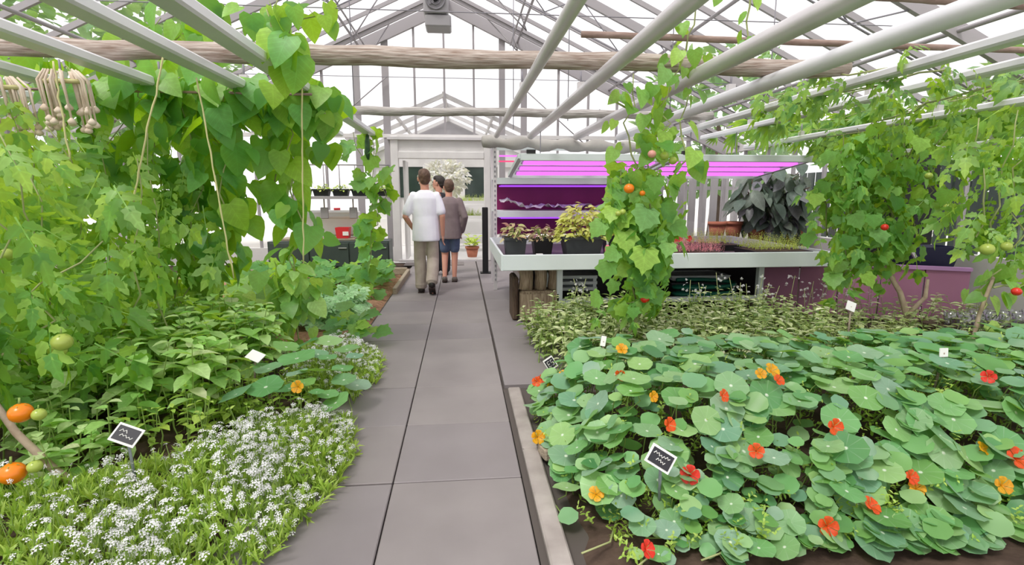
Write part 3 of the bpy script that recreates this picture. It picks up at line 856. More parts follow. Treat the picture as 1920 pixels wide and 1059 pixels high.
seedtray(3.05, 6.5, .85, .5, L_seed, 300, 'tray of thin pale seedlings at the back of the bench', .13)
seedtray(3.55, 5.75, .66, .5, L_seed, 300, 'tray of dense yellow-green seedlings at the right bench end', .13)
seedtray(2.32, 6.5, .5, .5, L_pinksprout, 160, 'tray of sprouts coloured as if pink-lit at the back of the bench', .06)
t = thing('red_flower_pot', 'bright red flowers in a small pot behind the vine', 'flowers', (2.45, 6.1, BZ - .085))
MB().lathe((2.45, 6.1, BZ - .085), [(.06, 0), (.08, .13)], 14).build('pot_body', M_black, t)
leaves(t, 'flower', P_red, [LM((2.45 + G(.09), 6.1 + G(.06), .86 + G(.04)), (G(1), G(.3), 1), (G(.5), -1, .6), .035) for k in range(16)], part='flower')
for k, x in enumerate((4.0, 4.32)):
    t = thing('terracotta_pot', ['left of two terracotta pots behind the right bench end', 'right of two terracotta pots behind the right bench end'][k], 'pot', (x, 8.0 + .1 * k, .62))
    MB().lathe((x, 8.0 + .1 * k, .62), [(.09, 0), (.13, .26)], 16).build('pot_body', M_terra, t); MB().lathe((x, 8.0 + .1 * k, .88), [(.145, 0), (.145, .05), (.12, .05), (.11, -.05)], 16).build('rim', M_terra, t)
    MB().lathe((x, 8.0 + .1 * k, .87), [(.11, 0), (.10, .01)], 12).build('potting_soil', M_soil, t)
t = thing('back_bench', 'low grey bench behind the lit trays carrying terracotta pots', 'bench', (4.6, 8.2, 0))
MB().box((4.55, 8.2, .59), (1.7, .8, .05)).build('bench_top', M_pot, t)
for x in (3.8, 5.3):
    for y in (7.9, 8.5): MB().box((x, y, .28), (.06, .06, .56)).build('leg', M_pot, t)
t = thing('planter_box', 'long terracotta planter under the dark-leaved plant', 'planter', (4.95, 7.85, .615))
MB().taper((4.95, 7.95, .615), (.75, .22), (.82, .26), .2).build('box', M_terra, t); MB().box((4.95, 7.95, .78), (.72, .2, .02)).build('potting_soil', M_soil, t)

# panel tinted as if magenta-lit, stand-in dark box, tub, cups at far right
t = thing('raised_planter', 'raised planter right of the bench, panels tinted mauve for lamp glow', 'planter', (4.5, 5.4, 0))
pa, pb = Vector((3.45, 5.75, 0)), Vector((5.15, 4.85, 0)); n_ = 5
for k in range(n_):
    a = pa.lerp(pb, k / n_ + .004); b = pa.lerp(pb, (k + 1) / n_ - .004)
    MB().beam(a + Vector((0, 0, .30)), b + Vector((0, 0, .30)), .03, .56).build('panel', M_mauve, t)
MB().beam(pa + Vector((0, 0, .60)), pb + Vector((0, 0, .60)), .07, .035).build('top_rim', M_lilac, t)
MB().beam(pa + Vector((.2, .36, .55)), pb + Vector((.1, .3, .55)), .6, .05).build('planter_soil', M_soil, t)
t = thing('dark_corner_box', 'tall black box added to fill the dark right corner', 'cupboard', (5.05, 5.9, .62))  # invented box, put in where the corner is dark
MB().box((5.1, 5.9, 1.25), (.55, .6, 1.26), bev=.01).build('carcass', M_black, t)
for k in (0, 1):
    d_ = MB().box((4.97 + .27 * k, 5.59, 1.25), (.25, .02, 1.2)).build('door', M_black, t); MB().box((5.07 + .07 * k, 5.57, 1.2), (.012, .02, .1)).build('handle', M_alu, d_)
t = thing('storage_tub', 'navy plastic tub on the mauve planter', 'tub', (5.0, 5.25, .66))
MB().taper((5.0, 5.28, .58), (.5, .26), (.58, .32), .22).build('tub_body', M_navy, t); MB().beam((4.75, 5.1, .7), (4.6, 5.08, .86), .02, .03).build('handle', M_alu, t)
t = thing('low_table', 'low dark brown table holding clear cups at the right edge', 'table', (4.55, 4.05, 0))
MB().box((4.6, 4.05, .22), (1.1, .45, .035), bev=.005).build('tabletop', M_bark, t)
for x in (4.1, 5.1):
    for y in (3.88, 4.22): MB().box((x, y, .1), (.05, .05, .2)).build('leg', M_bark, t)
cupme = None
for r in range(2):
    for k in range(7):
        x, y = 4.2 + .125 * k, 3.95 + .14 * r
        b = MB().lathe((0, 0, 0), [(.035, 0), (.05, .11), (.047, .11), (.032, .008)], 12)
        if cupme is None: o = b.build('plastic_cup', M_cup, None, (0, 0, 0)); cupme = o.data
        else: o = link(bpy.data.objects.new('plastic_cup', cupme))
        o.location = (x, y, .238)
        tag(o, ('first', 'second', 'third', 'fourth', 'fifth', 'sixth', 'seventh')[k] + ' clear cup from the left in the ' + ('front', 'back')[r] + ' row on the low table', 'cup', 'clear cups on the low table')

# black post beside the doorway
t = thing('black_post', 'short black post standing right of the doorway', 'post', (.4, 9.15, 0))
MB().box((.40, 9.15, .57), (.1, .1, 1.14), bev=.01).build('shaft', M_black, t); MB().box((.40, 9.15, .01), (.18, .18, .02)).build('base_plate', M_black, t)

# ------------------------------------------------------------------ left back: cupboard, hanging shelf
t = thing('metal_cupboard', 'low charcoal green metal cupboard behind the left bed', 'cupboard', (-2.2, 9.75, 0))
MB().box((-2.35, 9.85, .3), (2.1, .5, .48), bev=.008).build('carcass', M_cab, t)
MB().box((-2.35, 9.86, .05), (2.0, .44, .06)).build('plinth', M_bark, t)
for k in range(3):
    d_ = MB().box((-3.03 + .69 * k, 9.588, .3), (.66, .02, .42), bev=.004).build('door', M_cab, t)
    MB().box((-2.8 + .69 * k, 9.57, .42), (.14, .02, .014)).build('handle', M_alu, d_)
tag(MB().box((-2.55, 9.85, .565), (1.3, .4, .04), bev=.005).build('worktop_board', M_timber), 'pale wooden board lying on the charcoal cupboard', 'board')
t = thing('water_tank', 'white plastic tank standing on the cupboard', 'tank', (-2.5, 10.1, .59))
MB().box((-2.45, 10.15, .83), (1.1, .3, .48), bev=.04).build('tank_body', M_white, t); MB().box((-2.4, 9.98, .95), (1.2, .03, .03)).build('ledge', M_white, t); MB().lathe((-2.3, 10.15, 1.07), [(.06, 0), (.06, .04)], 12).build('cap', M_red, t)
t = thing('red_crate', 'red plastic box on the cupboard beside the white tank', 'box', (-2.1, 9.75, .585))
MB().taper((-2.12, 9.75, .585), (.2, .2), (.24, .22), .19).build('box_body', M_red, t); MB().box((-2.06, 9.645, .67), (.1, .01, .07)).build('sticker', M_chalk, t)
t = thing('yellow_bowl', 'pale yellow bowl on the cupboard right of the red box', 'bowl', (-1.68, 9.75, .54))
MB().lathe((-1.68, 9.75, .545), [(.1, 0), (.17, .08), (.185, .18), (.17, .18), (.15, .08)], 18).build('bowl_body', M_yellow, t); MB().lathe((-1.68, 9.75, .541), [(.13, 0), (.13, .03)], 14).build('base', M_black, t)
t = thing('hanging_shelf', 'grey shelf hung from a bar in front of the back windows', 'shelf', (-2.2, 9.7, 1.28))
MB().box((-2.15, 9.75, 1.3), (1.75, .36, .05)).build('board', M_bar, t)
MB().tube([(-3.05, 9.75, 1.87), (-1.25, 9.75, 1.87)], .014, 6).build('bar', M_bar, t)
for k in range(7): MB().tube([(-2.95 + .27 * k, 9.75, 1.87), (-2.95 + .27 * k, 9.75, 1.32)], .01, 5).build('hanger', M_bar, t)
for k, x in enumerate((-2.78, -2.45, -2.12, -1.79, -1.46)):
    potplant(x, 9.74, .28, .2, .12, .3, .12, L_seed, 40, .07, ['first', 'second', 'third', 'fourth', 'fifth'][k] + ' black seedling pot from the left on the hanging shelf', M_black, z=1.327)
for k, x in enumerate((-2.42, -1.92)):
    p = thing('hand_tool', ['dark shovel blade hanging under the shelf, left one', 'dark tool hanging under the shelf near the cucumber vine'][k], 'tool', (x, 9.72, .95))
    MB().tube([(x, 9.72, 1.29), (x, 9.72, 1.12)], .012, 6).build('handle', M_timber, p); MB().box((x, 9.72, 1.03), (.14, .03, .2), bev=.012).build('blade', M_bar, p)

# ------------------------------------------------------------------ beyond the doorway
vest = sroot('wall_far', (0, 14.8, 0))
MB().box((-.35, 13.0, -.1), (4.2, 3.9, .1)).build('porch_floor', M_frame, vest)
MB().box((-.35, 14.9, .35), (4.2, .1, .7)).build('low_wall', M_white, vest)
MB().box((-.35, 14.9, 2.35), (4.2, .1, .5)).build('wall_band', M_frame, vest)
MB().box((-.35, 14.93, 1.4), (4.2, .04, 1.5)).build('wall_sheet', M_white, vest)
for x in (-2.4, -1.72, -.98, .05, 1.05, 1.7): MB().box((x, 14.88, 1.4), (.1, .12, 1.5)).build('post', M_white, vest)
for x0, x1 in ((-1.66, -1.04), (.11, .99)):
    MB().box(((x0 + x1) / 2, 14.89, 1.75), (x1 - x0, .03, .95)).build('pane', M_dkglass, vest)
pr = sroot('ceiling')
for sx in (-1, 1):
    for y in (11.3, 12.4, 13.6, 14.8): MB().beam((-.32, y, 3.35), (-.32 + sx * 1.95, y, 2.5), .06, .08).build('porch_rafter', M_frame, pr)
    MB().beam((-.32 + sx * 1.0, 11.2, 2.95), (-.32 + sx * 1.0, 14.9, 2.95), .05, .06).build('porch_purlin', M_frame, pr)
    MB().beam((-.32 + sx * 1.95, 11.2, 2.5), (-.32 + sx * 1.95, 14.9, 2.5), .08, .1).build('porch_eave', M_frame, pr)
    q = MB(); t_ = .01
    a = Vector((-.32, 13.05, 3.39)); b = Vector((-.32 + sx * 1.95, 13.05, 2.54)); q.beam(a, b, 3.6, .012).build('porch_pane', glassmat('milky_pane', (.93, .93, .94), .08, .3), pr)
MB().beam((-.32, 11.2, 3.35), (-.32, 14.9, 3.35), .07, .1).build('porch_ridge', M_frame, pr)
MB().add([(-2.2, 14.88, 2.55), (1.6, 14.88, 2.55), (-.32, 14.88, 3.33), (-.32, 14.92, 3.33), (-2.2, 14.92, 2.55), (1.6, 14.92, 2.55)], [(0, 1, 2), (5, 4, 3), (0, 2, 3, 4), (1, 5, 3, 2)]).build('porch_gable', M_bar, pr)
t = thing('plant_stand', 'white tiered plant stand seen through the doorway', 'plant stand', (-.1, 13.2, 0))
for z in (.35, .72, 1.08): MB().box((-.1, 13.3, z), (1.5, .45, .05)).build('tier', M_white, t)
for x in (-.8, .6):
    for y in (13.12, 13.5): MB().box((x, y, .53), (.06, .06, 1.06)).build('leg', M_white, t)
for k, (x, z, w) in enumerate(((.3, 1.105, .75), (.25, .745, .5), (-.55, .745, .45))):
    p = thing('seedling_box', ['top tier box of yellow-green seedlings beyond the doorway', 'middle tier box of yellow-green seedlings beyond the doorway', 'half-hidden seedling box behind the walkers'][k], 'planter', (x, 13.3, z))
    MB().taper((x, 13.3, z), (w * .95, .26), (w, .3), .1).build('box', M_white, p)
    merged('seedlings', p, 'sprig', L_seed, [UPM((x + U(-.46, .46) * w, 13.3 + U(-.13, .13), z + .07), .1, U(.09, .2)) for k in range(90)])
t = thing('terracotta_pot', 'terracotta pot with a leafy plant on the far floor right of the walkers', 'potted plant', (.22, 11.6, 0))
MB().lathe((.22, 11.6, 0), [(.10, 0), (.14, .2)], 16).build('pot_body', M_terra, t); MB().lathe((.22, 11.6, .19), [(.155, 0), (.155, .045), (.13, .045), (.12, 0)], 16).build('rim', M_terra, t)
leaves(t, 'oval', L_seed, [LM((.22 + G(.07), 11.6 + G(.07), .25 + abs(G(.08))), (G(1), G(1), .5), (G(.4), -.4, 1), U(.09, .16)) for k in range(60)])
t = thing('flowering_shrub', 'pale blossoming shrub behind the heads of the walkers', 'shrub', (-.42, 14.0, 0))
MB().tube([(-.42, 14.0, 0), (-.4, 14.0, .9), (-.45, 14.0, 1.6)], [.04, .03, .015], 7).build('trunk', M_woody, t)
def ballpts(c, r, n):
    out = []
    for k in range(n):
        v = Vector((G(1), G(1), G(1))).normalized() * (U(.35, 1) ** .5); out.append((Vector((c[0] + v.x * r[0], c[1] + v.y * r[1], c[2] + v.z * r[2])), v))
    return out
leaves(t, 'oval', L_shrub, [LM(p, v + Vector((G(.5), G(.5), G(.5))), (G(.4), -.7, .8), U(.09, .16)) for p, v in ballpts((-.42, 14.0, 1.78), (.62, .4, .45), 700)], 120, 'leaf')

# invented slatted fence, darkens the view past the far right glass
t = thing('backdrop_fence', 'grey slatted fence added as a dark backdrop outside the far right glass', 'fence', (6.2, 11.9, -.1))
n_ = 0
for k in range(14):
    MB().box((4.0 + .26 * k, 11.9, .85), (.17, .03, 1.9)).build('slat', M_bar, t)
for k in range(34):
    MB().box((7.2, 3.2 + .26 * k, .85), (.03, .2, 1.9)).build('slat', M_cab, t)
for z in (.3, 1.5): MB().box((5.6, 11.93, z), (3.3, .03, .08)).build('rail', M_bar, t); MB().box((7.23, 7.5, z), (.03, 8.8, .08)).build('rail', M_cab, t)
# trees outside
for k, (x, y, z, r, lab) in enumerate(((-7.5, 12.5, 4.2, 2.6, 'leafy tree outside beyond the left roof slope'), (9.2, 7.5, 2.0, 1.9, 'leafy tree outside beyond the right wall'), (7.6, 15.5, 3.4, 2.4, 'leafy tree outside behind the far right corner'))):
    t = thing('garden_tree', lab, 'tree', (x, y, -.1))
    MB().tube([(x, y, -.1), (x + .1, y, z * .5), (x, y, z)], [.2, .16, .06], 8).build('trunk', M_bark, t)
    merged('crown', t, 'oval', L_tree, [LM(p, v + Vector((G(.6), G(.6), G(.6))), (G(.5), G(.5), 1), U(.25, .45)) for p, v in ballpts((x, y, z), (r, r, r * .9), 1500)])

# ------------------------------------------------------------------ people
def remesh(o, vox, sm=6):
    m = o.modifiers.new('skin', 'REMESH'); m.mode = 'VOXEL'; m.voxel_size = vox; m.use_smooth_shade = True
    s_ = o.modifiers.new('smooth', 'SMOOTH'); s_.iterations = sm; s_.factor = .5
    return o
def limb(b, pts, rs, n=12): 
    P = [];R = []
    for i in range(len(pts) - 1):
        for k in range(4):
            t = k / 4; P.append(Vector(pts[i]).lerp(Vector(pts[i + 1]), t))
            r0, r1 = rs[i], rs[i + 1]
            r0 = r0 if isinstance(r0, tuple) else (r0, r0); r1 = r1 if isinstance(r1, tuple) else (r1, r1)
            R.append((r0[0] * (1 - t) + r1[0] * t, r0[1] * (1 - t) + r1[1] * t))
    P.append(Vector(pts[-1])); R.append(rs[-1] if isinstance(rs[-1], tuple) else (rs[-1], rs[-1]))
    b.tube(P, R, n)
    r = R[0]; b.ball(P[0], max(r) * .98); r = R[-1]; b.ball(P[-1], max(r) * .98)
def hand(b, wrist, d, out, s):
    """palm with four fingers and a thumb hanging along d; out points to the thumb side"""
    d = Vector(d).normalized(); out = Vector(out); out = (out - d * out.dot(d)).normalized(); nn = d.cross(out)
    w = Vector(wrist)
    M = Matrix((out, nn, d)).transposed()
    b.ball(w + d * .05 * s, (.04 * s, .018 * s, .055 * s), 10, 7, M)
    for k, L in enumerate((.068, .08, .075, .06)):
        base = w + d * .088 * s + out * (.028 - .019 * k) * s
        tip1 = base + d * L * .55 * s + nn * .008 * s; tip2 = tip1 + d * L * .42 * s + nn * .022 * s
        b.tube([base - d * .01, base, tip1, tip2], [.009 * s, .009 * s, .0085 * s, .007 * s], 6)
    b.tube([w + d * .02 * s + out * .02 * s, w + d * .05 * s + out * .05 * s, w + d * .085 * s + out * .055 * s], [.012 * s, .0105 * s, .009 * s], 6)
def person(lab, loc, H, J, top, bottom, hairm, sleeve, legcover, shoes, shirt_len, turn=0.0, baggy=1.0, topname='t_shirt', botname='trousers'):
    """J: joints at height scale 1 (x right, y forward away from the camera); facing +Y"""
    t = thing('person', lab, 'person', loc)
    O = Vector(loc)
    def W(p): return O + Vector(p) * H
    sh = J['sh_l'], J['sh_r']
    neck = Vector(J.get('neck', (0, .0, .845))); head = Vector(J.get('head', (0, .015, .925)))
    b = MB()
    pelvis = Vector((0, 0, .52)); chest = Vector((0, -.005, .72))
    b.tube([W((0, 0, .49)), W((0, 0, .55)), W((0, .005, .61)), W((0, 0, .7)), W((0, 0, .78)), W((0, .003, .825))], [(q[0] * H, q[1] * H) for q in ((.085, .06), (.092, .062), (.078, .055), (.095, .062), (.1, .058), (.04, .035))], 14)
    limb(b, [W((0, 0, .80)), W(neck), W(head)], [.04 * H, .034 * H, .036 * H])
    hx = Matrix.Rotation(turn, 3, 'Z')
    b.ball(W(head + Vector((0, 0, .008))), (.047 * H, .058 * H, .068 * H), 14, 10, hx)
    b.ball(W(head + hx @ Vector((0, .02, -.03))), (.036 * H, .04 * H, .04 * H), 12, 8, hx)
    b.ball(W(head + hx @ Vector((0, .062, -.008))), (.009 * H, .014 * H, .014 * H), 8, 6)      # nose
    b.ball(W(head + hx @ Vector((0, .056, -.034))), (.015 * H, .006 * H, .006 * H), 8, 6)      # mouth
    for sx in (-1, 1):
        b.ball(W(head + hx @ Vector((sx * .049, .0, -.004))), (.007 * H, .013 * H, .02 * H), 8, 6)   # ears
        b.ball(W(head + hx @ Vector((sx * .018, .053, .012))), (.009 * H, .006 * H, .005 * H), 8, 6)   # eye sockets
    for s_ in ('l', 'r'):
        limb(b, [W(J['sh_' + s_]), W(J['el_' + s_]), W(J['wr_' + s_])], [.031 * H, .024 * H, .016 * H])
        wv = Vector(J['wr_' + s_]); ev = Vector(J['el_' + s_])
        hand(b, W(wv), (wv - ev), Vector((0, 1, .1)) if s_ == 'r' else Vector((0, 1, .1)), H / 1.75)
        limb(b, [W(J['hip_' + s_]), W(J['kn_' + s_]), W(J['an_' + s_])], [.055 * H, .034 * H, .021 * H])
        f0 = Vector(J['an_' + s_]); f1 = Vector(J['toe_' + s_]); limb(b, [W(f0), W(f0.lerp(f1, .5) + Vector((0, 0, -.008))), W(f1)], [.02 * H, .018 * H, .014 * H])
    body = remesh(b.build('body', M_skin, t), .0085, 3)
    e = MB()
    for sx in (-1, 1): e.ball(W(head + hx @ Vector((sx * .018, .0575, .012))), .0065 * H, 8, 6)
    e.build('eyes', M_hairdark, body)
    # hair: cap over crown and back of the head with a cropped nape
    b = MB()
    b.ball(W(head + hx @ Vector((0, -.012, .022))), (.051 * H, .058 * H, .06 * H), 14, 10, hx)
    b.ball(W(head + hx @ Vector((0, -.028, -.008))), (.043 * H, .036 * H, .045 * H), 12, 8, hx)
    b.ball(W(head + hx @ Vector((0, .018, .052))), (.042 * H, .04 * H, .03 * H), 12, 8, hx)
    remesh(b.build('hair', hairm, t), .009, 2)
    # top
    b = MB(); zl = shirt_len
    b.tube([W((0, 0, zl)), W((0, 0, zl + .07)), W((0, .002, .63)), W((0, 0, .7)), W((0, 0, .77)), W((0, .002, .812)), W((0, .004, .835))],
           [(q[0] * H, q[1] * H) for q in ((.106 * baggy, .088), (.104 * baggy, .082), (.1 * baggy, .074), (.104, .073), (.106, .068), (.08, .053), (.042, .04))], 18)
    for s_ in ('l', 'r'):
        a, c, d_ = Vector(J['sh_' + s_]), Vector(J['el_' + s_]), Vector(J['wr_' + s_])
        if sleeve == 'short': limb(b, [W(a + Vector((-.006 * (1 if a.x > 0 else -1), 0, .002))), W(a.lerp(c, .5)), W(a.lerp(c, .78))], [.034 * H, .037 * H, .038 * H])
        else: limb(b, [W(a + Vector((0, 0, .005))), W(c), W(c.lerp(d_, .97))], [.036 * H, .035 * H, .03 * H])
    remesh(b.build(topname, top, t), .011, 2)
    # trousers or shorts
    b = MB()
    b.tube([W((0, 0, .47)), W((0, 0, .52)), W((0, 0, .60))], [(.088 * H, .07 * H), (.094 * H, .074 * H), (.08 * H, .065 * H)], 16)
    for s_ in ('l', 'r'):
        a, c, d_ = Vector(J['hip_' + s_]), Vector(J['kn_' + s_]), Vector(J['an_' + s_])
        if legcover == 'long':
            k1 = c.lerp(d_, .45); k2 = c.lerp(d_, .9)
            limb(b, [W(a), W(c), W(k1 + Vector((.003, -.004, 0))), W(k2)], [.05 * H, .05 * H, .05 * H, .048 * H])
            b.tube([W(c.lerp(d_, .88)), W(c.lerp(d_, .94)), W(c.lerp(d_, .985))], [.052 * H, .045 * H, .05 * H], 12)
        else: limb(b, [W(a), W(a.lerp(c, .45)), W(a.lerp(c, .75))], [.055 * H, .053 * H, .05 * H])
    remesh(b.build(botname, bottom, t), .011, 2)
    for s_ in ('l', 'r'):
        f0, f1 = Vector(J['an_' + s_]), Vector(J['toe_' + s_]); d = (f1 - f0); b = MB()
        heel = f0 + Vector((0, -.014, -.012))
        limb(b, [W(heel), W(f0.lerp(f1, .5) + Vector((0, 0, -.003))), W(f1 + Vector((0, .012, .002)))], [.028 * H, .027 * H, .022 * H])
        sh_ = remesh(b.build('shoe', shoes, t), .009, 2)
        dirv = (f1 - f0); b = MB(); up = Vector((0, 0, 1)); 
        h2 = heel + Vector((0, -.012, -.022)); t2 = f1 + Vector((0, .03, -.016))
        b.beam(W(h2), W(t2), .052 * H, .012 * H).build('sole', M_sole, sh_)
    return t
base = dict(sh_l=(-.098, 0, .79), sh_r=(.098, 0, .79), hip_l=(-.05, 0, .5), hip_r=(.05, 0, .5))
J1 = dict(base, el_l=(-.158, -.03, .625), wr_l=(-.105, .075, .52), el_r=(.135, -.02, .63), wr_r=(.135, .015, .475),
          kn_l=(-.056, .03, .28), an_l=(-.05, .02, .04), toe_l=(-.055, .10, .022), kn_r=(.052, -.0, .28), an_r=(.045, -.13, .105), toe_r=(.047, -.09, .022), head=(-.005, .015, .925))
person('boy in a white t-shirt and baggy khaki trousers walking away', (-.49, 7.32, 0), 1.69, J1, M_tee, M_khaki, M_hairbrown, 'short', 'long', M_shoe, .43, .3, 1.05)
J2 = dict(base, el_l=(-.15, -.02, .64), wr_l=(-.115, .05, .52), el_r=(.15, -.03, .64), wr_r=(.12, .04, .5),
          kn_l=(-.05, .03, .27), an_l=(-.055, -.05, .05), toe_l=(-.055, .02, .022), kn_r=(.045, .02, .27), an_r=(.04, -.01, .04), toe_r=(.045, .07, .022))
person('boy in a grey-brown jumper and blue shorts, hands in pockets', (-.19, 8.26, 0), 1.58, J2, M_grey, M_denim, M_hairbrown, 'long', 'short', M_sandal, .43, .2, 1.1, 'jumper', 'shorts')
J3 = dict(base, el_l=(-.14, .0, .64), wr_l=(-.13, .04, .5), el_r=(.14, .0, .64), wr_r=(.13, .04, .5),
          kn_l=(-.05, .03, .27), an_l=(-.05, .0, .04), toe_l=(-.05, .08, .022), kn_r=(.05, .02, .27), an_r=(.05, .0, .04), toe_r=(.05, .08, .022), head=(-.0, .02, .925))
person('person in a dark top, mostly hidden between the two boys', (-.37, 9.0, 0), 1.66, J3, M_darkcloth, M_darkcloth, M_hairdark, 'long', 'long', M_shoe, .45, 1.2, 1.0, 'jacket', 'trousers')

# ------------------------------------------------------------------ plants: left side
def inpoly(x, y, P):
    c = False; j = len(P) - 1
    for i in range(len(P)):
        if (P[i][1] > y) != (P[j][1] > y) and x < (P[j][0] - P[i][0]) * (y - P[i][1]) / (P[j][1] - P[i][1]) + P[i][0]: c = not c
        j = i
    return c
def sample(P, n):
    xs_ = [p[0] for p in P]; ys_ = [p[1] for p in P]; out = []
    while len(out) < n:
        x, y = U(min(xs_), max(xs_)), U(min(ys_), max(ys_))
        if inpoly(x, y, P): out.append((x, y))
    return out
def edge_d(x, y, P):
    d = 9
    for i in range(len(P)):
        a = Vector(P[i]); b = Vector(P[(i + 1) % len(P)]); p = Vector((x, y)); ab = b - a
        q = max(0, min(1, (p - a).dot(ab) / ab.length_squared)); d = min(d, (a + ab * q - p).length)
    return d

def alyssum(lab, P, hmax, ng, nc, dens, loc):
    t = thing('white_alyssum', lab, 'flowers', loc)
    gm = []; cm = []; sb = MB()
    for x, y in sample(P, ng):
        h = hmax * (.35 + .65 * ss(edge_d(x, y, P) / .22)) 
        gm.append(UPM((x, y, U(0, .55) * h), U(.06, .11), U(.07, .12), .5))
    k = 0
    while k < nc:
        x, y = sample(P, 1)[0]
        if U(0, 1) > dens(x, y): continue
        k += 1
        h = hmax * (.35 + .65 * ss(edge_d(x, y, P) / .22)) + U(-.05, .04) 
        s_ = U(.010, .021)
        M = UPM((x, y, h), s_, s_, .5); cm.append(M)
        sb.tube([(x + G(.02), y + G(.02), h * .4), (x, y, h)], .0018, 3, False)
    merged('foliage', t, 'grass', L_aly, gm)
    stuff(sb.build('flower_stem', M_stem, t))
    leaves(t, 'cluster', P_white, cm, 300, 'flower_cluster', 'flower_clusters')
    return t
PA = [(-2.7, 1.25), (-1.3, 1.1), (-.86, 1.35), (-.74, 1.8), (-.62, 2.2), (-.56, 2.6), (-.66, 3.0), (-1.0, 3.12), (-1.35, 2.75), (-1.7, 2.5), (-2.3, 2.45)]
alyssum('large white alyssum drift spilling onto the path in the left foreground', PA, .2, 4200, 1500, lambda x, y: .10 + .9 * ss((x + 1.6 + (y - 2.2) * -.1) / .75) * (.55 + .45 * math.sin(x * 9 + y * 7)), (-1.2, 2.2, 0))
PB = [(-1.25, 3.5), (-.72, 3.4), (-.62, 3.75), (-.68, 4.3), (-1.0, 4.7), (-1.4, 4.3)]
alyssum('smaller white alyssum clump behind the left nasturtium leaves', PB, .2, 1100, 520, lambda x, y: .4 + .6 * ss((x + 1.3) / .5), (-1.0, 4.0, 0))

def flower_part(parent, pos, m, s, face=(0, -1, .6)):
    o = bpy.data.objects.new('flower', tmesh('flower', m)); link(o, parent)
    z = (Vector(face) + Vector((G(.3), G(.2), G(.2)))).normalized(); x = z.orthogonal().normalized(); y = z.cross(x)
    M = Matrix((x, y, z)).transposed().to_4x4() @ Matrix.Scale(s, 4); M.translation = Vector(pos) - wloc(parent); o.matrix_local = M
    return o
def nasturtium(t, spots, hf, size, cap=300):
    ms = []; sb = MB()
    for x, y, lay in spots:
        h = hf(x, y); e = .05
        gx = (hf(x + e, y) - hf(x - e, y)) / (2 * e); gy = (hf(x, y + e) - hf(x, y - e)) / (2 * e)
        z = max(.03, h - lay + G(.015)); s_ = size * U(.5, 1.35) * (1 if lay < .08 else .8)
        n = Vector((-gx * .8 + G(.24), -gy * .85 - .14 + G(.26), 1)).normalized()
        if y < 1.98 and x < 1.5: s_ *= .72
        a = U(0, 2 * PI)
        ms.append(LM((x, y, z), (math.cos(a), math.sin(a), 0), n, s_))
        sb.tube([(x + n.x * -.02 + G(.03), y + abs(G(.06)) + .03, max(0, z - U(.12, .22))), (x + G(.01), y + .02, z - .05), (x, y, z - .004)], .0028, 4, False)
    leaves(t, 'round', L_nast, ms, cap)
    stuff(sb.build('leaf_stalk', M_stem, t))
# small nasturtium at the edge of the left bed
t = thing('nasturtium', 'small nasturtium with one orange flower at the left path edge', 'plant', (-1.05, 3.35, 0))
sp = [(-1.42, 3.15, 0), (-1.2, 3.25, .0), (-1.02, 3.22, .02), (-.95, 3.1, .04), (-1.08, 3.42, 0), (-.88, 3.4, 0), (-.78, 3.35, .04), (-.74, 3.2, .08), (-.8, 3.05, .1), (-.98, 3.55, -.02), (-.8, 3.6, 0), (-1.2, 3.6, -.02), (-.68, 3.3, .12), (-1.3, 3.4, .05), (-.9, 3.25, .06), (-1.1, 3.7, -.03), (-1.0, 3.0, .05), (-1.15, 3.05, .03), (-.85, 3.0, .1), (-1.3, 3.0, .05), (-.72, 3.45, .03), (-.95, 3.72, -.03), (-.75, 3.0, .15)]
nasturtium(t, sp, lambda x, y: .3, .095)
flower_part(t, (-.93, 2.92, .29), P_yellow, .035)
# low nasturtium-like leaves farther along the path
t = thing('squash_seedling', 'low dark green leafy plant leaning onto the path edge', 'plant', (-.95, 4.85, 0))
ms = [LM((-1.05 + G(.13), 4.85 + G(.12), .1 + abs(G(.06))), (G(1) + .5, G(.6) - .3, .2), (G(.4), -.5, 1), U(.1, .18)) for k in range(34)]
leaves(t, 'lobed', L_cuke, ms); MB().tube([(-1.05, 4.9, 0), (-.98, 4.85, .08), (-.85, 4.8, .12)], .006, 5).build('stem', M_stem, t)

# basil rows
def herb(name, lab, cat, stems, lm, tm, ls, step=.055, cap=300, m=M_stem, tilt=.12):
    cx = sum(s_[0] for s_ in stems) / len(stems); cy = sum(s_[1] for s_ in stems) / len(stems)
    t = thing(name, lab, cat, (cx, cy, 0)); ms = []; sb = MB()
    for x, y, h in stems:
        top = Vector((x + G(tilt * h), y + G(tilt * h), h)); b0 = Vector((x, y, 0))
        sb.tube([b0, b0.lerp(top, .5) + Vector((G(.01), G(.01), 0)), top], [.005, .004, .0025], 4, False)
        n = max(3, int(h * .75 / step)); a = U(0, 6.28)
        for k in range(n):
            q = .3 + .7 * k / (n - 1); p = b0.lerp(top, q); a += 1.57 + G(.2); s_ = ls * (1.15 - .5 * abs(q - .75)) * U(.8, 1.2) * (.6 if q > .97 else 1)
            for w in (0, PI):
                d = Vector((math.cos(a + w), math.sin(a + w), U(.1, .55) if q > .8 else U(-.25, .3)))
                ms.append(LM(p + Vector((0, 0, G(.01))), d, (-d.x * .3, -d.y * .3, 1), s_))
    stuff(sb.build('stem', m, t)); leaves(t, tm, lm, ms, cap); return t
st_ = [(U(-2.75, -1.42), U(2.95, 4.1), U(.42, .6)) for k in range(90)]
st_ = [q for q in st_ if q[1] > 2.95 + .0 and q[0] < -1.3 - .05 * (q[1] - 3)]
herb('basil_bush', 'pale green basil-like bush behind the white alyssum', 'herb', st_, L_basil, 'broad', .125)
st_ = [(U(-1.75, -1.2), U(2.75, 3.3), U(.14, .3)) for k in range(40)]
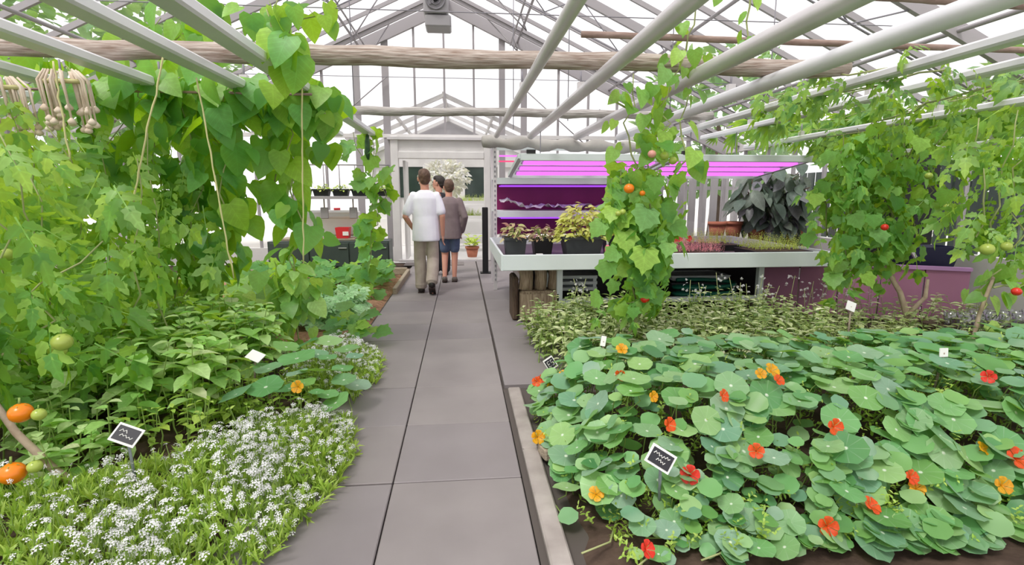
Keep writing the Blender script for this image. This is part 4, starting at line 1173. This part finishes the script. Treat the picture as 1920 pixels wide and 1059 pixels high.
st_ += [(U(-1.5, -.95), U(3.0, 3.7), U(.1, .2)) for k in range(50)]
herb('mint_patch', 'low leafy mint between the basil bush and small nasturtium', 'herb', st_, L_aly, 'oval', .07)
st_ = [(U(-2.4, -1.75), U(2.35, 2.95), U(.15, .36)) for k in range(46)]
herb('mint_patch', 'low leafy mint around the label stake in the left bed', 'herb', st_, L_basil, 'broad', .095)

# tomatoes
def tomato_fruit(parent, pos, r, m):
    o = MB().ball(pos, (r, r, r * .9), 12, 8).build('tomato', m, parent)
    b = MB(); p = Vector(pos) + Vector((0, 0, r * .86))
    for k in range(5):
        a = 2 * PI * k / 5; d = Vector((math.cos(a), math.sin(a), -.15)); x = Vector((-math.sin(a), math.cos(a), 0))
        b.add([p - x * r * .16, p + x * r * .16, p + d * r * .75], [(0, 1, 2)])
    b.tube([p, p + Vector((0, .005, r * .6))], r * .1, 5); b.build('calyx', M_stem, o)
def vine(t, paths, tm, lm, ls, step, spread, hang=.6, face=.35, cap=300, stem_m=M_vinestem, sr=.007, jit=.6):
    """stems follow the paths, leaves stand off them all round"""
    ms = []; 
    for P in paths:
        P = [Vector(p) for p in P]; MB().tube(P, [sr * (1 - .5 * i / len(P)) for i in range(len(P))], 6).build('stem', stem_m, t)
        for i in range(len(P) - 1):
            L = (P[i + 1] - P[i]).length; n = max(1, int(L / step))
            for k in range(n):
                p = P[i].lerp(P[i + 1], (k + U(0, 1)) / n); a = U(0, 2 * PI); d = Vector((math.cos(a), math.sin(a), 0))
                q = p + d * U(.02, spread) + Vector((0, 0, G(.05)))
                tip = d * (1 - hang) + Vector((G(jit * .5), G(jit * .5), -hang + G(.25)))
                nr = Vector((G(.4), -face + G(.4), 1 - hang * .6)) + d * hang * .6
                ms.append(LM(q, tip, nr, ls * U(.6, 1.25)))
    leaves(t, tm, lm, ms, cap)
    return ms
def wig(a, b, n=8, w=.05):
    a, b = Vector(a), Vector(b); return [a.lerp(b, i / n) + Vector((G(w), G(w), G(w * .4))) * (0 if i in (0,) else 1) for i in range(n + 1)]

t = thing('tomato_plant', 'tomato plant with orange fruit at the far left foreground', 'tomato plant', (-1.95, 2.5, 0))
MB().tube([(-1.7, 2.36, .02), (-1.86, 2.4, .14), (-2.0, 2.42, .3), (-2.2, 2.5, .55), (-2.2, 2.55, .9)], [.02, .018, .016, .013, .01], 8).build('woody_stem', M_woody, t)
vine(t, [wig((-2.2, 2.55, .6), (-2.15, 2.7, 1.3), 6, .05), wig((-2.25, 2.5, .5), (-2.55, 2.55, 1.25), 6, .05), wig((-2.2, 2.55, .55), (-1.95, 2.95, 1.1), 6, .05), wig((-2.3, 2.6, .3), (-2.75, 2.8, .9), 5, .05)], 'tomato', L_tom, .3, .04, .22)
for p, r, m in (((-1.87, 2.30, .44), .045, M_tomorange), ((-1.84, 2.18, .23), .048, M_tomorange), ((-1.80, 2.30, .43), .028, M_tomgreen), ((-1.76, 2.19, .25), .028, M_tomgreen), ((-2.15, 2.55, .78), .045, M_tomgreen), ((-1.9, 2.62, .66), .045, M_tomgreen), ((-1.97, 2.68, .60), .04, M_tomgreen)): tomato_fruit(t, p, r, m)

t = thing('tomato_plant', 'dense tomato thicket behind at the left edge', 'tomato plant', (-3.0, 3.5, 0))
pt = []
for k in range(18):
    x, y = U(-4.3, -1.95), U(3.0, 4.3); pt.append(wig((x, y, .1), (x + G(.12), y + G(.12), U(1.35, 1.9)), 7, .05))
vine(t, pt, 'tomato', L_tomp, .3, .045, .26)
for p in ((-2.3, 2.9, 1.05), (-2.6, 3.0, .8)): tomato_fruit(t, p, .035, M_tomgreen)
t = thing('tomato_plant', 'tall tomato at the back of the left bed by the wall', 'tomato plant', (-4.6, 4.8, 0))
pt = []
for k in range(10):
    x, y = U(-5.5, -3.2), U(4.3, 6.0); pt.append(wig((x, y, .0), (x + G(.12), y + G(.12), U(1.7, 2.1)), 7, .05))
vine(t, pt, 'tomato', L_tom, .34, .06, .3, cap=150)

# bean vine over the left rails
t = thing('bean_vine', 'big-leaved bean vine hanging from the rails over the left bed', 'vine', (-2.0, 4.2, 0))
pt = [wig((-2.05, 4.45, 0), (-2.0, 4.2, 2.2), 10, .05), wig((-1.27, 4.4, .95), (-1.3, 4.25, 2.2), 9, .04), wig((-2.6, 4.3, 1.2), (-2.7, 4.1, 2.2), 7, .06), wig((-1.75, 4.2, 1.2), (-1.7, 4.1, 2.15), 8, .05),
      wig((-2.3, 4.3, 1.0), (-2.3, 4.2, 2.2), 8, .06), wig((-1.95, 4.6, .75), (-1.95, 4.5, 2.2), 8, .05), wig((-1.05, 4.3, 1.75), (-1.0, 4.2, 2.12), 4, .04), wig((-1.5, 4.5, 1.45), (-1.5, 4.5, 2.2), 8, .05),
      wig((-2.8, 4.15, 2.1), (-1.0, 4.15, 2.08), 12, .05), wig((-2.7, 4.4, 2.1), (-1.0, 4.4, 2.05), 12, .05)]
vine(t, pt, 'heart', L_bean, .2, .03, .2, hang=.75, face=.75, cap=300)
t = thing('bean_vine', 'upper tangle of bean leaves above the front wooden pole', 'vine', (-1.35, 3.4, 2.2))
pt = [wig((-1.0, 3.32, 2.1), (-1.02, 3.3, 2.42), 5, .03), wig((-.95, 3.3, 2.15), (-1.08, 3.3, 2.4), 5, .03)]
vine(t, pt, 'heart', L_bean, .17, .035, .1, hang=.8, face=.8)
t = thing('bean_vine', 'bean leaves climbing up to the roof behind the left rails', 'vine', (-2.3, 4.8, 2.2))
pt = [wig((-2.3, 4.6, 2.4), (-1.3, 5.2, 3.0), 7, .08), wig((-2.6, 4.8, 2.3), (-2.2, 5.2, 3.1), 6, .08), wig((-3.6, 4.7, 2.3), (-2.4, 4.9, 2.75), 7, .08)]
vine(t, pt, 'heart', L_bean, .2, .05, .2, hang=.7, face=.6)
t = thing('bean_vine', 'few broad leaves poking in at the upper left corner', 'vine', (-1.9, 2.0, 2.2))
pt = [wig((-1.72, 2.0, 2.02), (-1.6, 2.0, 2.2), 4, .02), wig((-1.85, 2.1, 2.0), (-1.7, 2.05, 2.2), 4, .02)]
vine(t, pt, 'heart', L_bean, .16, .06, .1, hang=.7, face=.6)
for (a, b, lab) in (((-1.74, 3.5, 2.2), (-2.02, 3.5, 1.3), 'slanting twine left of centre in the bean vine'), ((-1.70, 3.78, 2.1), (-1.58, 3.78, .78), 'long twine hanging down through the bean vine'),
                    ((-2.5, 3.1, 2.1), (-2.48, 3.0, 1.1), 'thick twine at the far left edge'), ((-1.10, 4.0, 2.1), (-1.17, 4.0, .85), 'twine hanging down toward the pepper plant'), ((-2.3, 3.4, 2.1), (-2.28, 3.4, 1.55), 'short twine below the garlic bunch')):
    P = [Vector(a).lerp(Vector(b), i / 14) + Vector((G(.003), G(.003), 0)) for i in range(15)]
    tag(MB().tube(P, [.005 + .0012 * (i % 2) for i in range(15)], 5).build('garden_twine', M_string), lab, 'twine', 'twines holding up the left vines')

def garlic(x, y, z, n, lab):
    t = thing('garlic_bunch', lab, 'garlic', (x, y, z))
    MB().tube([(x - .12, y, z), (x + .12, y, z)], .014, 6).build('tie', M_string, t)
    for k in range(n):
        px = x + U(-.13, .15); py = y + U(-.05, .05); l = U(.14, .27)
        o = MB().tube([(px * .6 + x * .4, py, z + .06), (px, py, z), (px + .02, py, z - l)], [.006, .008, .006], 5).build('stalk', M_garlic, t)
        MB().lathe((px + .02, py, z - l - .035), [(.004, 0), (.02, .008), (.022, .022), (.006, .042)], 8).build('bulb', M_garlic, o)
garlic(-2.36, 3.55, 2.02, 26, 'bundle of dried garlic hanging under the left rails')
garlic(-2.72, 3.55, 1.98, 16, 'smaller dried garlic bundle at the left picture edge')

# pepper plant on a stake in the middle of the left bed
t = thing('pepper_plant', 'upright pepper plant tied to twine before the charcoal cupboard', 'plant', (-1.32, 4.35, 0))
pt = [wig((-1.32, 4.35, 0), (-1.35, 4.3, .85), 8, .02), wig((-1.33, 4.34, .4), (-1.15, 4.3, .7), 4, .03), wig((-1.33, 4.34, .4), (-1.55, 4.3, .75), 4, .03)]
vine(t, pt, 'heart', L_tomp, .14, .02, .14, hang=.65, face=.5)
vine(t, [wig((-1.34, 4.3, .55), (-1.34, 4.28, .95), 4, .03)], 'oval', L_tomp, .17, .02, .1, hang=.35, face=.3)
# pale ground cover
t = thing('strawberry_patch', 'pale green strawberry patch beside the mulch', 'plant', (-1.6, 6.2, 0))
PS = [(-2.6, 5.3), (-1.3, 5.25), (-1.05, 5.8), (-1.2, 6.5), (-2.4, 6.7)]
leaves(t, 'fig', L_straw, [LM((x, y, U(.06, .3) * ss(edge_d(x, y, PS) / .2 + .4)), (G(1), G(1), -.1), (G(.3), -.4 + G(.3), 1), U(.09, .16)) for x, y in sample(PS, 330)], 300)
t = thing('squash_patch', 'darker green squash leaves in front of the timber edge', 'plant', (-1.8, 7.6, 0))
PS = [(-3.2, 6.9), (-1.4, 6.9), (-1.05, 7.6), (-1.2, 8.8), (-3.2, 8.8)]
leaves(t, 'lobed', L_cuke, [LM((x, y, U(.08, .36)), (G(1), G(1), -.2), (G(.3), -.5 + G(.3), 1), U(.14, .24)) for x, y in sample(PS, 280)], 280)
t = thing('bush_bean', 'mixed bushy greens under the bean vine', 'plant', (-2.9, 5.2, 0))
PS = [(-4.2, 4.5), (-1.75, 4.5), (-1.8, 5.3), (-2.8, 6.6), (-4.5, 7.0)]
leaves(t, 'heart', L_tomp, [LM((x, y, U(.1, .5)), (G(1), G(1), -.3), (G(.3), -.5 + G(.3), 1), U(.1, .18)) for x, y in sample(PS, 480)], 260)
# cucumber vine
t = thing('cucumber_vine', 'cucumber vine climbing beside the path toward the doorway', 'vine', (-1.17, 7.0, 0))
pt = [wig((-1.17, 7.0, 0), (-1.12, 7.0, 2.15), 12, .04), wig((-1.2, 7.05, .6), (-1.0, 7.0, 1.6), 8, .05), wig((-1.2, 7.0, 1.4), (-1.35, 6.9, 2.1), 6, .05), wig((-1.12, 6.95, 1.5), (-.85, 6.95, 1.65), 4, .04)]
vine(t, pt, 'lobed', L_cuke, .21, .07, .15, hang=.6, face=.7)
c = MB().tube([(-1.14, 6.85, 2.08), (-1.145, 6.85, 2.0), (-1.15, 6.85, 1.85), (-1.14, 6.85, 1.78)], [.018, .032, .033, .015], 10).build('cucumber', M_cuke, t)
MB().tube([(-1.14, 6.85, 2.07), (-1.13, 6.88, 2.14)], .005, 5).build('stalk', M_stem, c)

# ------------------------------------------------------------------ plants: right side
def hN(x, y): return .42 * ss((x - .36) / .5) * ss((y - 1.62) / .72) * (1 - .35 * ss((y - 3.1) / .5)) + .02
t = thing('nasturtium_bed', 'sprawling nasturtium bed with red, orange and yellow flowers on the right', 'flowers', (1.9, 2.5, 0))
PN = [(.44, 2.95), (.46, 2.2), (.55, 1.8), (.75, 1.68), (1.3, 1.7), (2.0, 1.66), (3.2, 1.75), (4.3, 2.3), (4.4, 3.3), (2.2, 3.25), (1.1, 3.2), (.5, 3.35)]
sp = []
for x, y in sample(PN, 1500): sp.append((x, y, rnd.choice((-.03, 0, 0, .03, .06, .11, .17))))
# leaves on the steep front face and left flank
for k in range(160): x = U(.6, 2.6); sp.append((x, U(1.66, 2.0), U(-.06, .02)))
for k in range(70): sp.append((U(.42, .7), U(1.9, 3.3), U(-.08, .0)))
nasturtium(t, sp, hN, .063)
merged('undergrowth', t, 'sprig', L_aly, [UPM((x, y, max(0, hN(x, y) - U(.1, .3))), .1, U(.1, .2), .5) for x, y in sample(PN, 900)])
for p, m, s_ in [((1.42, 1.77, .06), P_orange, .035), ((1.65, 1.83, .1), P_orange, .034), ((1.66, 2.09, .32), P_orange, .034), ((1.25, 2.02, .26), P_orange, .03), ((2.44, 1.96, .2), P_orange, .045), ((1.2, 2.23, .43), P_orange, .028), ((.9, 2.12, .35), P_orange, .03), ((1.51, 2.3, .47), P_orange, .026), ((1.9, 1.92, .16), P_orange, .03),
                   ((.93, 1.96, .2), P_red, .036), ((.67, 1.72, .05), P_red, .03), ((.55, 2.02, .1), P_yellow, .03), ((.39, 2.63, .07), P_yellow, .034), ((1.51, 2.36, .5), P_yellow, .034), ((2.31, 2.0, .23), P_yellow, .03), ((2.28, 1.87, .13), P_yellow, .033), ((.87, 2.25, .43), P_yellow, .024), ((1.91, 1.9, .12), P_yellow, .03), ((.62, 3.1, .24), P_yellow, .035), ((.55, 3.2, .13), P_yellow, .035), ((.88, 2.78, .5), P_yellow, .03), ((.8, 2.52, .44), P_orange, .03), ((.53, 3.42, .1), P_orange, .034), ((1.44, 2.34, .49), P_yellow, .025), ((2.62, 2.3, .45), P_red, .03), ((.45, 3.12, .2), P_orange, .028)]:
    flower_part(t, Vector(p) + (CAM - Vector(p)).normalized() * .065, m, s_ * 1.05, (G(.4), -1, U(.2, 1.1)))
# trailing runners on the bare soil
for P in ([(.62, 1.95, .02), (.55, 1.8, .03), (.42, 1.72, .05)], [(.8, 1.8, .02), (.68, 1.72, .02), (.6, 1.66, .02)], [(1.0, 1.74, .02), (.95, 1.69, .04), (.86, 1.68, .02)]):
    MB().tube(P, .004, 5).build('runner', M_vinestem, t)
tag(MB().box((.47, 2.56, .03), (.16, .1, .06), .3, .006).build('timber_block', M_timber), 'small wooden block half under the nasturtium leaves', 'block')

# herb thicket behind the nasturtiums
st_ = []
for k in range(430):
    x, y = U(.6, 3.1), U(3.55, 4.95)
    if x < .75 and y < 3.9: continue
    st_.append((x, y, U(.27, .44) * (.75 + .25 * ss((x - .5) / .4))))
herb('oregano_thicket', 'dense olive green herb thicket in front of the bench', 'herb', st_, L_oreg, 'oval', .078, .042, 300, tilt=.25)
st_ = [(U(2.9, 4.9), U(3.5, 4.8), U(.22, .4)) for k in range(190)]
herb('oregano_thicket', 'sparser olive herb thicket in front of the mauve planter', 'herb', st_, L_oreg, 'oval', .08, .05, 200, M_vinestem, tilt=.3)
t = thing('flower_spikes', 'thin stalks of tiny pinkish flowers rising before the dark bench underside', 'flowers', (2.6, 4.9, 0))
ms = []
for k in range(26):
    x, y, h = U(1.0, 4.3), U(4.6, 5.0), U(.42, .6)
    MB().tube([(x, y, .05), (x + G(.02), y, h * .6), (x + G(.04), y, h)], .003, 4).build('stalk', M_vinestem, t)
    for q in range(7): ms.append(UPM((x + G(.03), y + G(.02), h - U(0, .14)), .014, .014, .8))
leaves(t, 'cluster', P_white, ms, 200, 'flower_cluster', 'flower_clusters')

# central tomato vine
t = thing('tomato_vine', 'tall tomato vine with red fruit hanging in the middle of the house', 'tomato plant', (1.12, 3.75, 0))
MB().tube([(1.1, 3.72, .0), (1.16, 3.66, .25), (1.26, 3.6, .5), (1.3, 3.58, .75), (1.28, 3.55, 1.0)], [.013, .012, .012, .011, .01], 7).build('main_stem', M_vinestem, t)
MB().tube([(1.0, 3.7, .0), (1.08, 3.66, .3), (1.2, 3.6, .55)], [.008, .008, .006], 6).build('main_stem', M_vinestem, t)
pt = [wig((1.28, 3.55, .9), (1.25, 3.55, 1.6), 7, .03), wig((1.2, 3.5, .62), (1.15, 3.5, 1.35), 6, .04), wig((1.35, 3.5, .75), (1.38, 3.55, 1.35), 6, .03), wig((1.05, 3.5, .58), (1.3, 3.5, .68), 4, .03), wig((1.1, 3.5, .95), (1.08, 3.5, 1.5), 5, .03), wig((1.22, 3.45, .85), (1.28, 3.45, 1.45), 5, .03)]
vine(t, pt, 'lobed', L_tom, .14, .024, .15, hang=.75, face=.65, cap=160)
vine(t, pt, 'tomato2', L_tom, .2, .04, .13, hang=.75, face=.65, cap=120)
pt = [wig((1.25, 3.55, 1.55), (1.42, 3.5, 2.25), 8, .03), wig((1.15, 3.55, 1.45), (1.1, 3.55, 2.1), 7, .04), wig((1.42, 3.5, 1.5), (1.5, 3.5, 2.0), 6, .04), wig((1.42, 3.5, 2.2), (1.5, 3.35, 2.55), 5, .03), wig((1.1, 3.5, 1.9), (.98, 3.5, 1.98), 3, .03)]
vine(t, pt, 'heart', L_tom, .11, .034, .15, hang=.65, face=.5, cap=200)
for p, r, m in (((1.36, 3.4, .99), .028, M_tomred), ((1.23, 3.42, .65), .03, M_tomred), ((1.23, 3.4, 1.61), .028, M_pinkfruit), ((1.32, 3.42, 1.6), .03, M_tomgreen), ((1.38, 3.42, 1.57), .028, M_tomgreen), ((1.05, 3.4, 1.24), .022, M_tomgreen), ((1.02, 3.4, 1.23), .02, M_tomgreen), ((1.08, 3.38, 1.39), .035, M_tomorange), ((1.17, 3.38, 1.36), .02, M_tomorange)): tomato_fruit(t, p, r, m)

# right tomato vines
t = thing('tomato_vine', 'bushy tomato vine hanging right of the grow light', 'tomato plant', (3.7, 4.3, 0))
MB().tube([(3.95, 4.15, .1), (3.9, 4.2, .3), (3.85, 4.25, .5), (3.7, 4.3, .75)], [.03, .028, .022, .016], 8).build('trunk', M_woody, t)
MB().tube([(3.9, 4.2, .3), (4.1, 4.25, .45), (4.15, 4.3, .6)], [.022, .018, .012], 7).build('branch', M_woody, t)
pt = []
for x, z0, z1 in ((3.15, 1.0, 1.85), (3.3, .6, 1.8), (3.5, .65, 1.9), (3.7, .65, 1.85), (3.9, .75, 1.9), (3.25, 1.2, 1.9), (3.6, .9, 1.8)): pt.append(wig((x, 4.3, z0), (x + G(.05), 4.25, z1), 7, .05))
vine(t, pt, 'lobed', L_tom, .13, .03, .17, hang=.65, face=.6, cap=200)
vine(t, pt, 'tomato2', L_tom, .22, .05, .14, hang=.65, face=.6, cap=200)
for p, r, m in (((3.42, 4.0, 1.09), .03, M_tomred), ((3.75, 4.0, 1.5), .03, M_tomgreen), ((3.95, 4.0, 1.25), .03, M_tomgreen)): tomato_fruit(t, p, r, m)
t = thing('tomato_vine', 'tomato vine at the far right picture edge', 'tomato plant', (3.85, 3.35, 0))
MB().tube([(3.35, 3.3, .03), (3.5, 3.33, .12), (3.65, 3.35, .28), (3.7, 3.38, .5), (3.8, 3.4, .8)], [.018, .017, .016, .014, .012], 8).build('trunk', M_woody, t)
pt = []
for x, z0, z1 in ((3.66, 1.05, 1.9), (3.8, 1.0, 1.95), (3.95, .95, 1.95), (4.1, .9, 1.9), (4.28, .8, 1.8)): pt.append(wig((x, 3.45, z0), (x + G(.05), 3.5, z1), 7, .04))
vine(t, pt, 'tomato', L_tomp, .24, .04, .16, hang=.6, face=.5)
vine(t, [wig((3.7, 3.38, .5), (3.8, 3.4, .85), 4, .03), wig((3.75, 3.35, .7), (4.0, 3.35, .75), 4, .03)], 'heart', L_tomp, .11, .03, .12, hang=.6, face=.6)
for p, r, m in (((3.64, 3.1, .72), .03, M_tomred), ((3.55, 3.1, .36), .028, M_tomred), ((3.6, 3.3, .98), .045, M_tomgreen), ((3.72, 3.28, 1.0), .035, M_tomgreen)): tomato_fruit(t, p, r, m)

# overhead foliage on the right rails
def overhead(lab, x0, x1, y0, y1, z0, z1, n, tm, lm, ls, loc):
    t = thing('climbing_vine', lab, 'vine', loc); pt = []
    for k in range(n):
        x, z = U(x0, x1), U(z0, z1); pt.append(wig((x, y0 + U(0, .6), z), (x + G(.15), y1 - U(0, .6), z + G(.08)), 7, .06))
    vine(t, pt, tm, lm, ls, .085, .2, hang=.5, face=.4)
overhead('leafy climber along the white rails at the upper right', 2.6, 3.5, 2.9, 5.4, 1.98, 2.16, 4, 'tomato', L_over, .2, (3.0, 4.0, 2.05))
overhead('finely cut leaves over the outer right rails', 3.3, 4.7, 2.9, 6.2, 2.02, 2.3, 6, 'tomato2', L_over, .24, (4.0, 4.4, 2.1))
overhead('palmate leaves above the right end of the grow light', 3.3, 4.7, 4.9, 7.2, 2.0, 2.2, 5, 'palm', L_over, .26, (3.9, 6.0, 2.1))
overhead('tall climber at the right glass wall', 4.5, 5.2, 2.6, 5.6, 2.0, 2.25, 5, 'tomato', L_over, .26, (4.9, 4.1, 2.1))
t = thing('hanging_sprig', 'single sprig of leaves dangling at the top right of centre', 'vine', (1.75, 3.0, 2.2))
vine(t, [wig((1.66, 3.1, 2.5), (1.68, 3.1, 2.18), 4, .01)], 'oval', L_tom, .09, .035, .05, hang=.7, face=.5)
# broad-leaved plant behind the bench, its shade painted into the leaf colour
t = thing('dark_leaf_plant', 'large plant with shade painted into its long leaves behind the bench', 'plant', (4.9, 8.0, .8))
pt = [wig((4.9, 7.95, .8), (4.45, 7.9, 1.65), 6, .06), wig((4.95, 7.95, .8), (4.9, 7.9, 1.75), 6, .06), wig((5.0, 7.95, .8), (5.15, 7.8, 1.7), 6, .06), wig((4.8, 7.95, .9), (4.3, 7.9, 1.45), 5, .06), wig((5.0, 7.9, .85), (5.1, 7.6, 1.5), 6, .06)]
vine(t, pt, 'oval', L_dark, .3, .018, .2, hang=.5, face=.3, sr=.014, stem_m=M_bark)

# ------------------------------------------------------------------ plant labels
def sign(lab, pos, top, w, h, tilt, yaw, roll, strokes, slate=True, m=M_stakegrey):
    p = Vector(top); t = thing('plant_label', lab, 'label', pos)
    MB().tube([Vector(pos), Vector(pos).lerp(p, .6), p], [.006, .007, .006], 6).build('stake', m, t)
    M = Matrix.Rotation(yaw, 3, 'Z') @ Matrix.Rotation(tilt, 3, 'X') @ Matrix.Rotation(roll, 3, 'Y')
    c = p
    MB().box(c, (w, .006, h), M=M).build('frame', M_chalk, t)
    if slate:
        b = MB().box(c + M @ Vector((0, -.004, 0)), (w * .84, .004, h * .76), M=M).build('slate', M_slate, t)
        for k, S_ in enumerate(strokes):
            P = [c + M @ Vector((x * w, -.0068, z * h)) for x, z in S_]
            MB().tube(P, .0022, 4).build('chalk_stroke', M_chalk, b)
def scrib(x0, x1, z, n, a):
    return [(x0 + (x1 - x0) * i / n, z + a * (1 if i % 2 else -1) * (.6 + .4 * math.sin(i * 2.3))) for i in range(n + 1)]
sign('tilted black slate label on a grey stake beside the alyssum', (-1.47, 2.34, .02), (-1.5, 2.36, .295), .115, .085, -.75, .25, .5, [scrib(-.3, .0, .12, 4, .1), scrib(-.2, .3, -.1, 7, .08)])
sign('black slate label with two chalk lines among the nasturtiums', (.80, 1.95, .05), (.762, 1.865, .33), .105, .078, -.35, -.1, .55, [scrib(-.34, .3, .14, 11, .09), scrib(-.15, .2, -.12, 7, .09)])
sign('small white-framed slate label at the corner of the herb thicket', (.63, 3.5, .0), (.60, 3.5, .19), .075, .085, -.3, 0, -.55, [[(-.05, .22), (-.25, .22), (-.25, -.22), (-.05, -.22)], [(-.25, 0), (-.08, 0)], [(.28, .22), (.1, .22), (.1, .02), (.28, .02), (.28, -.22), (.1, -.22)]])
sign('blank white label standing right of the herb thicket', (2.9, 3.62, .1), (2.88, 3.6, .53), .07, .07, -.3, 0, .4, [], False, M_timber)
sign('blank white square label at the back of the nasturtiums', (2.52, 2.5, .2), (2.52, 2.46, .53), .046, .046, -.1, 0, 0, [], False, M_timber)
sign('narrow white label among the olive herbs', (.83, 2.98, .2), (.82, 2.95, .5), .03, .06, -.2, 0, .2, [], False, M_timber)
sign('pale label lying flat among the basil leaves', (-1.36, 3.42, .1), (-1.33, 3.40, .33), .1, .075, -1.0, .2, .6, [], False, M_timber)
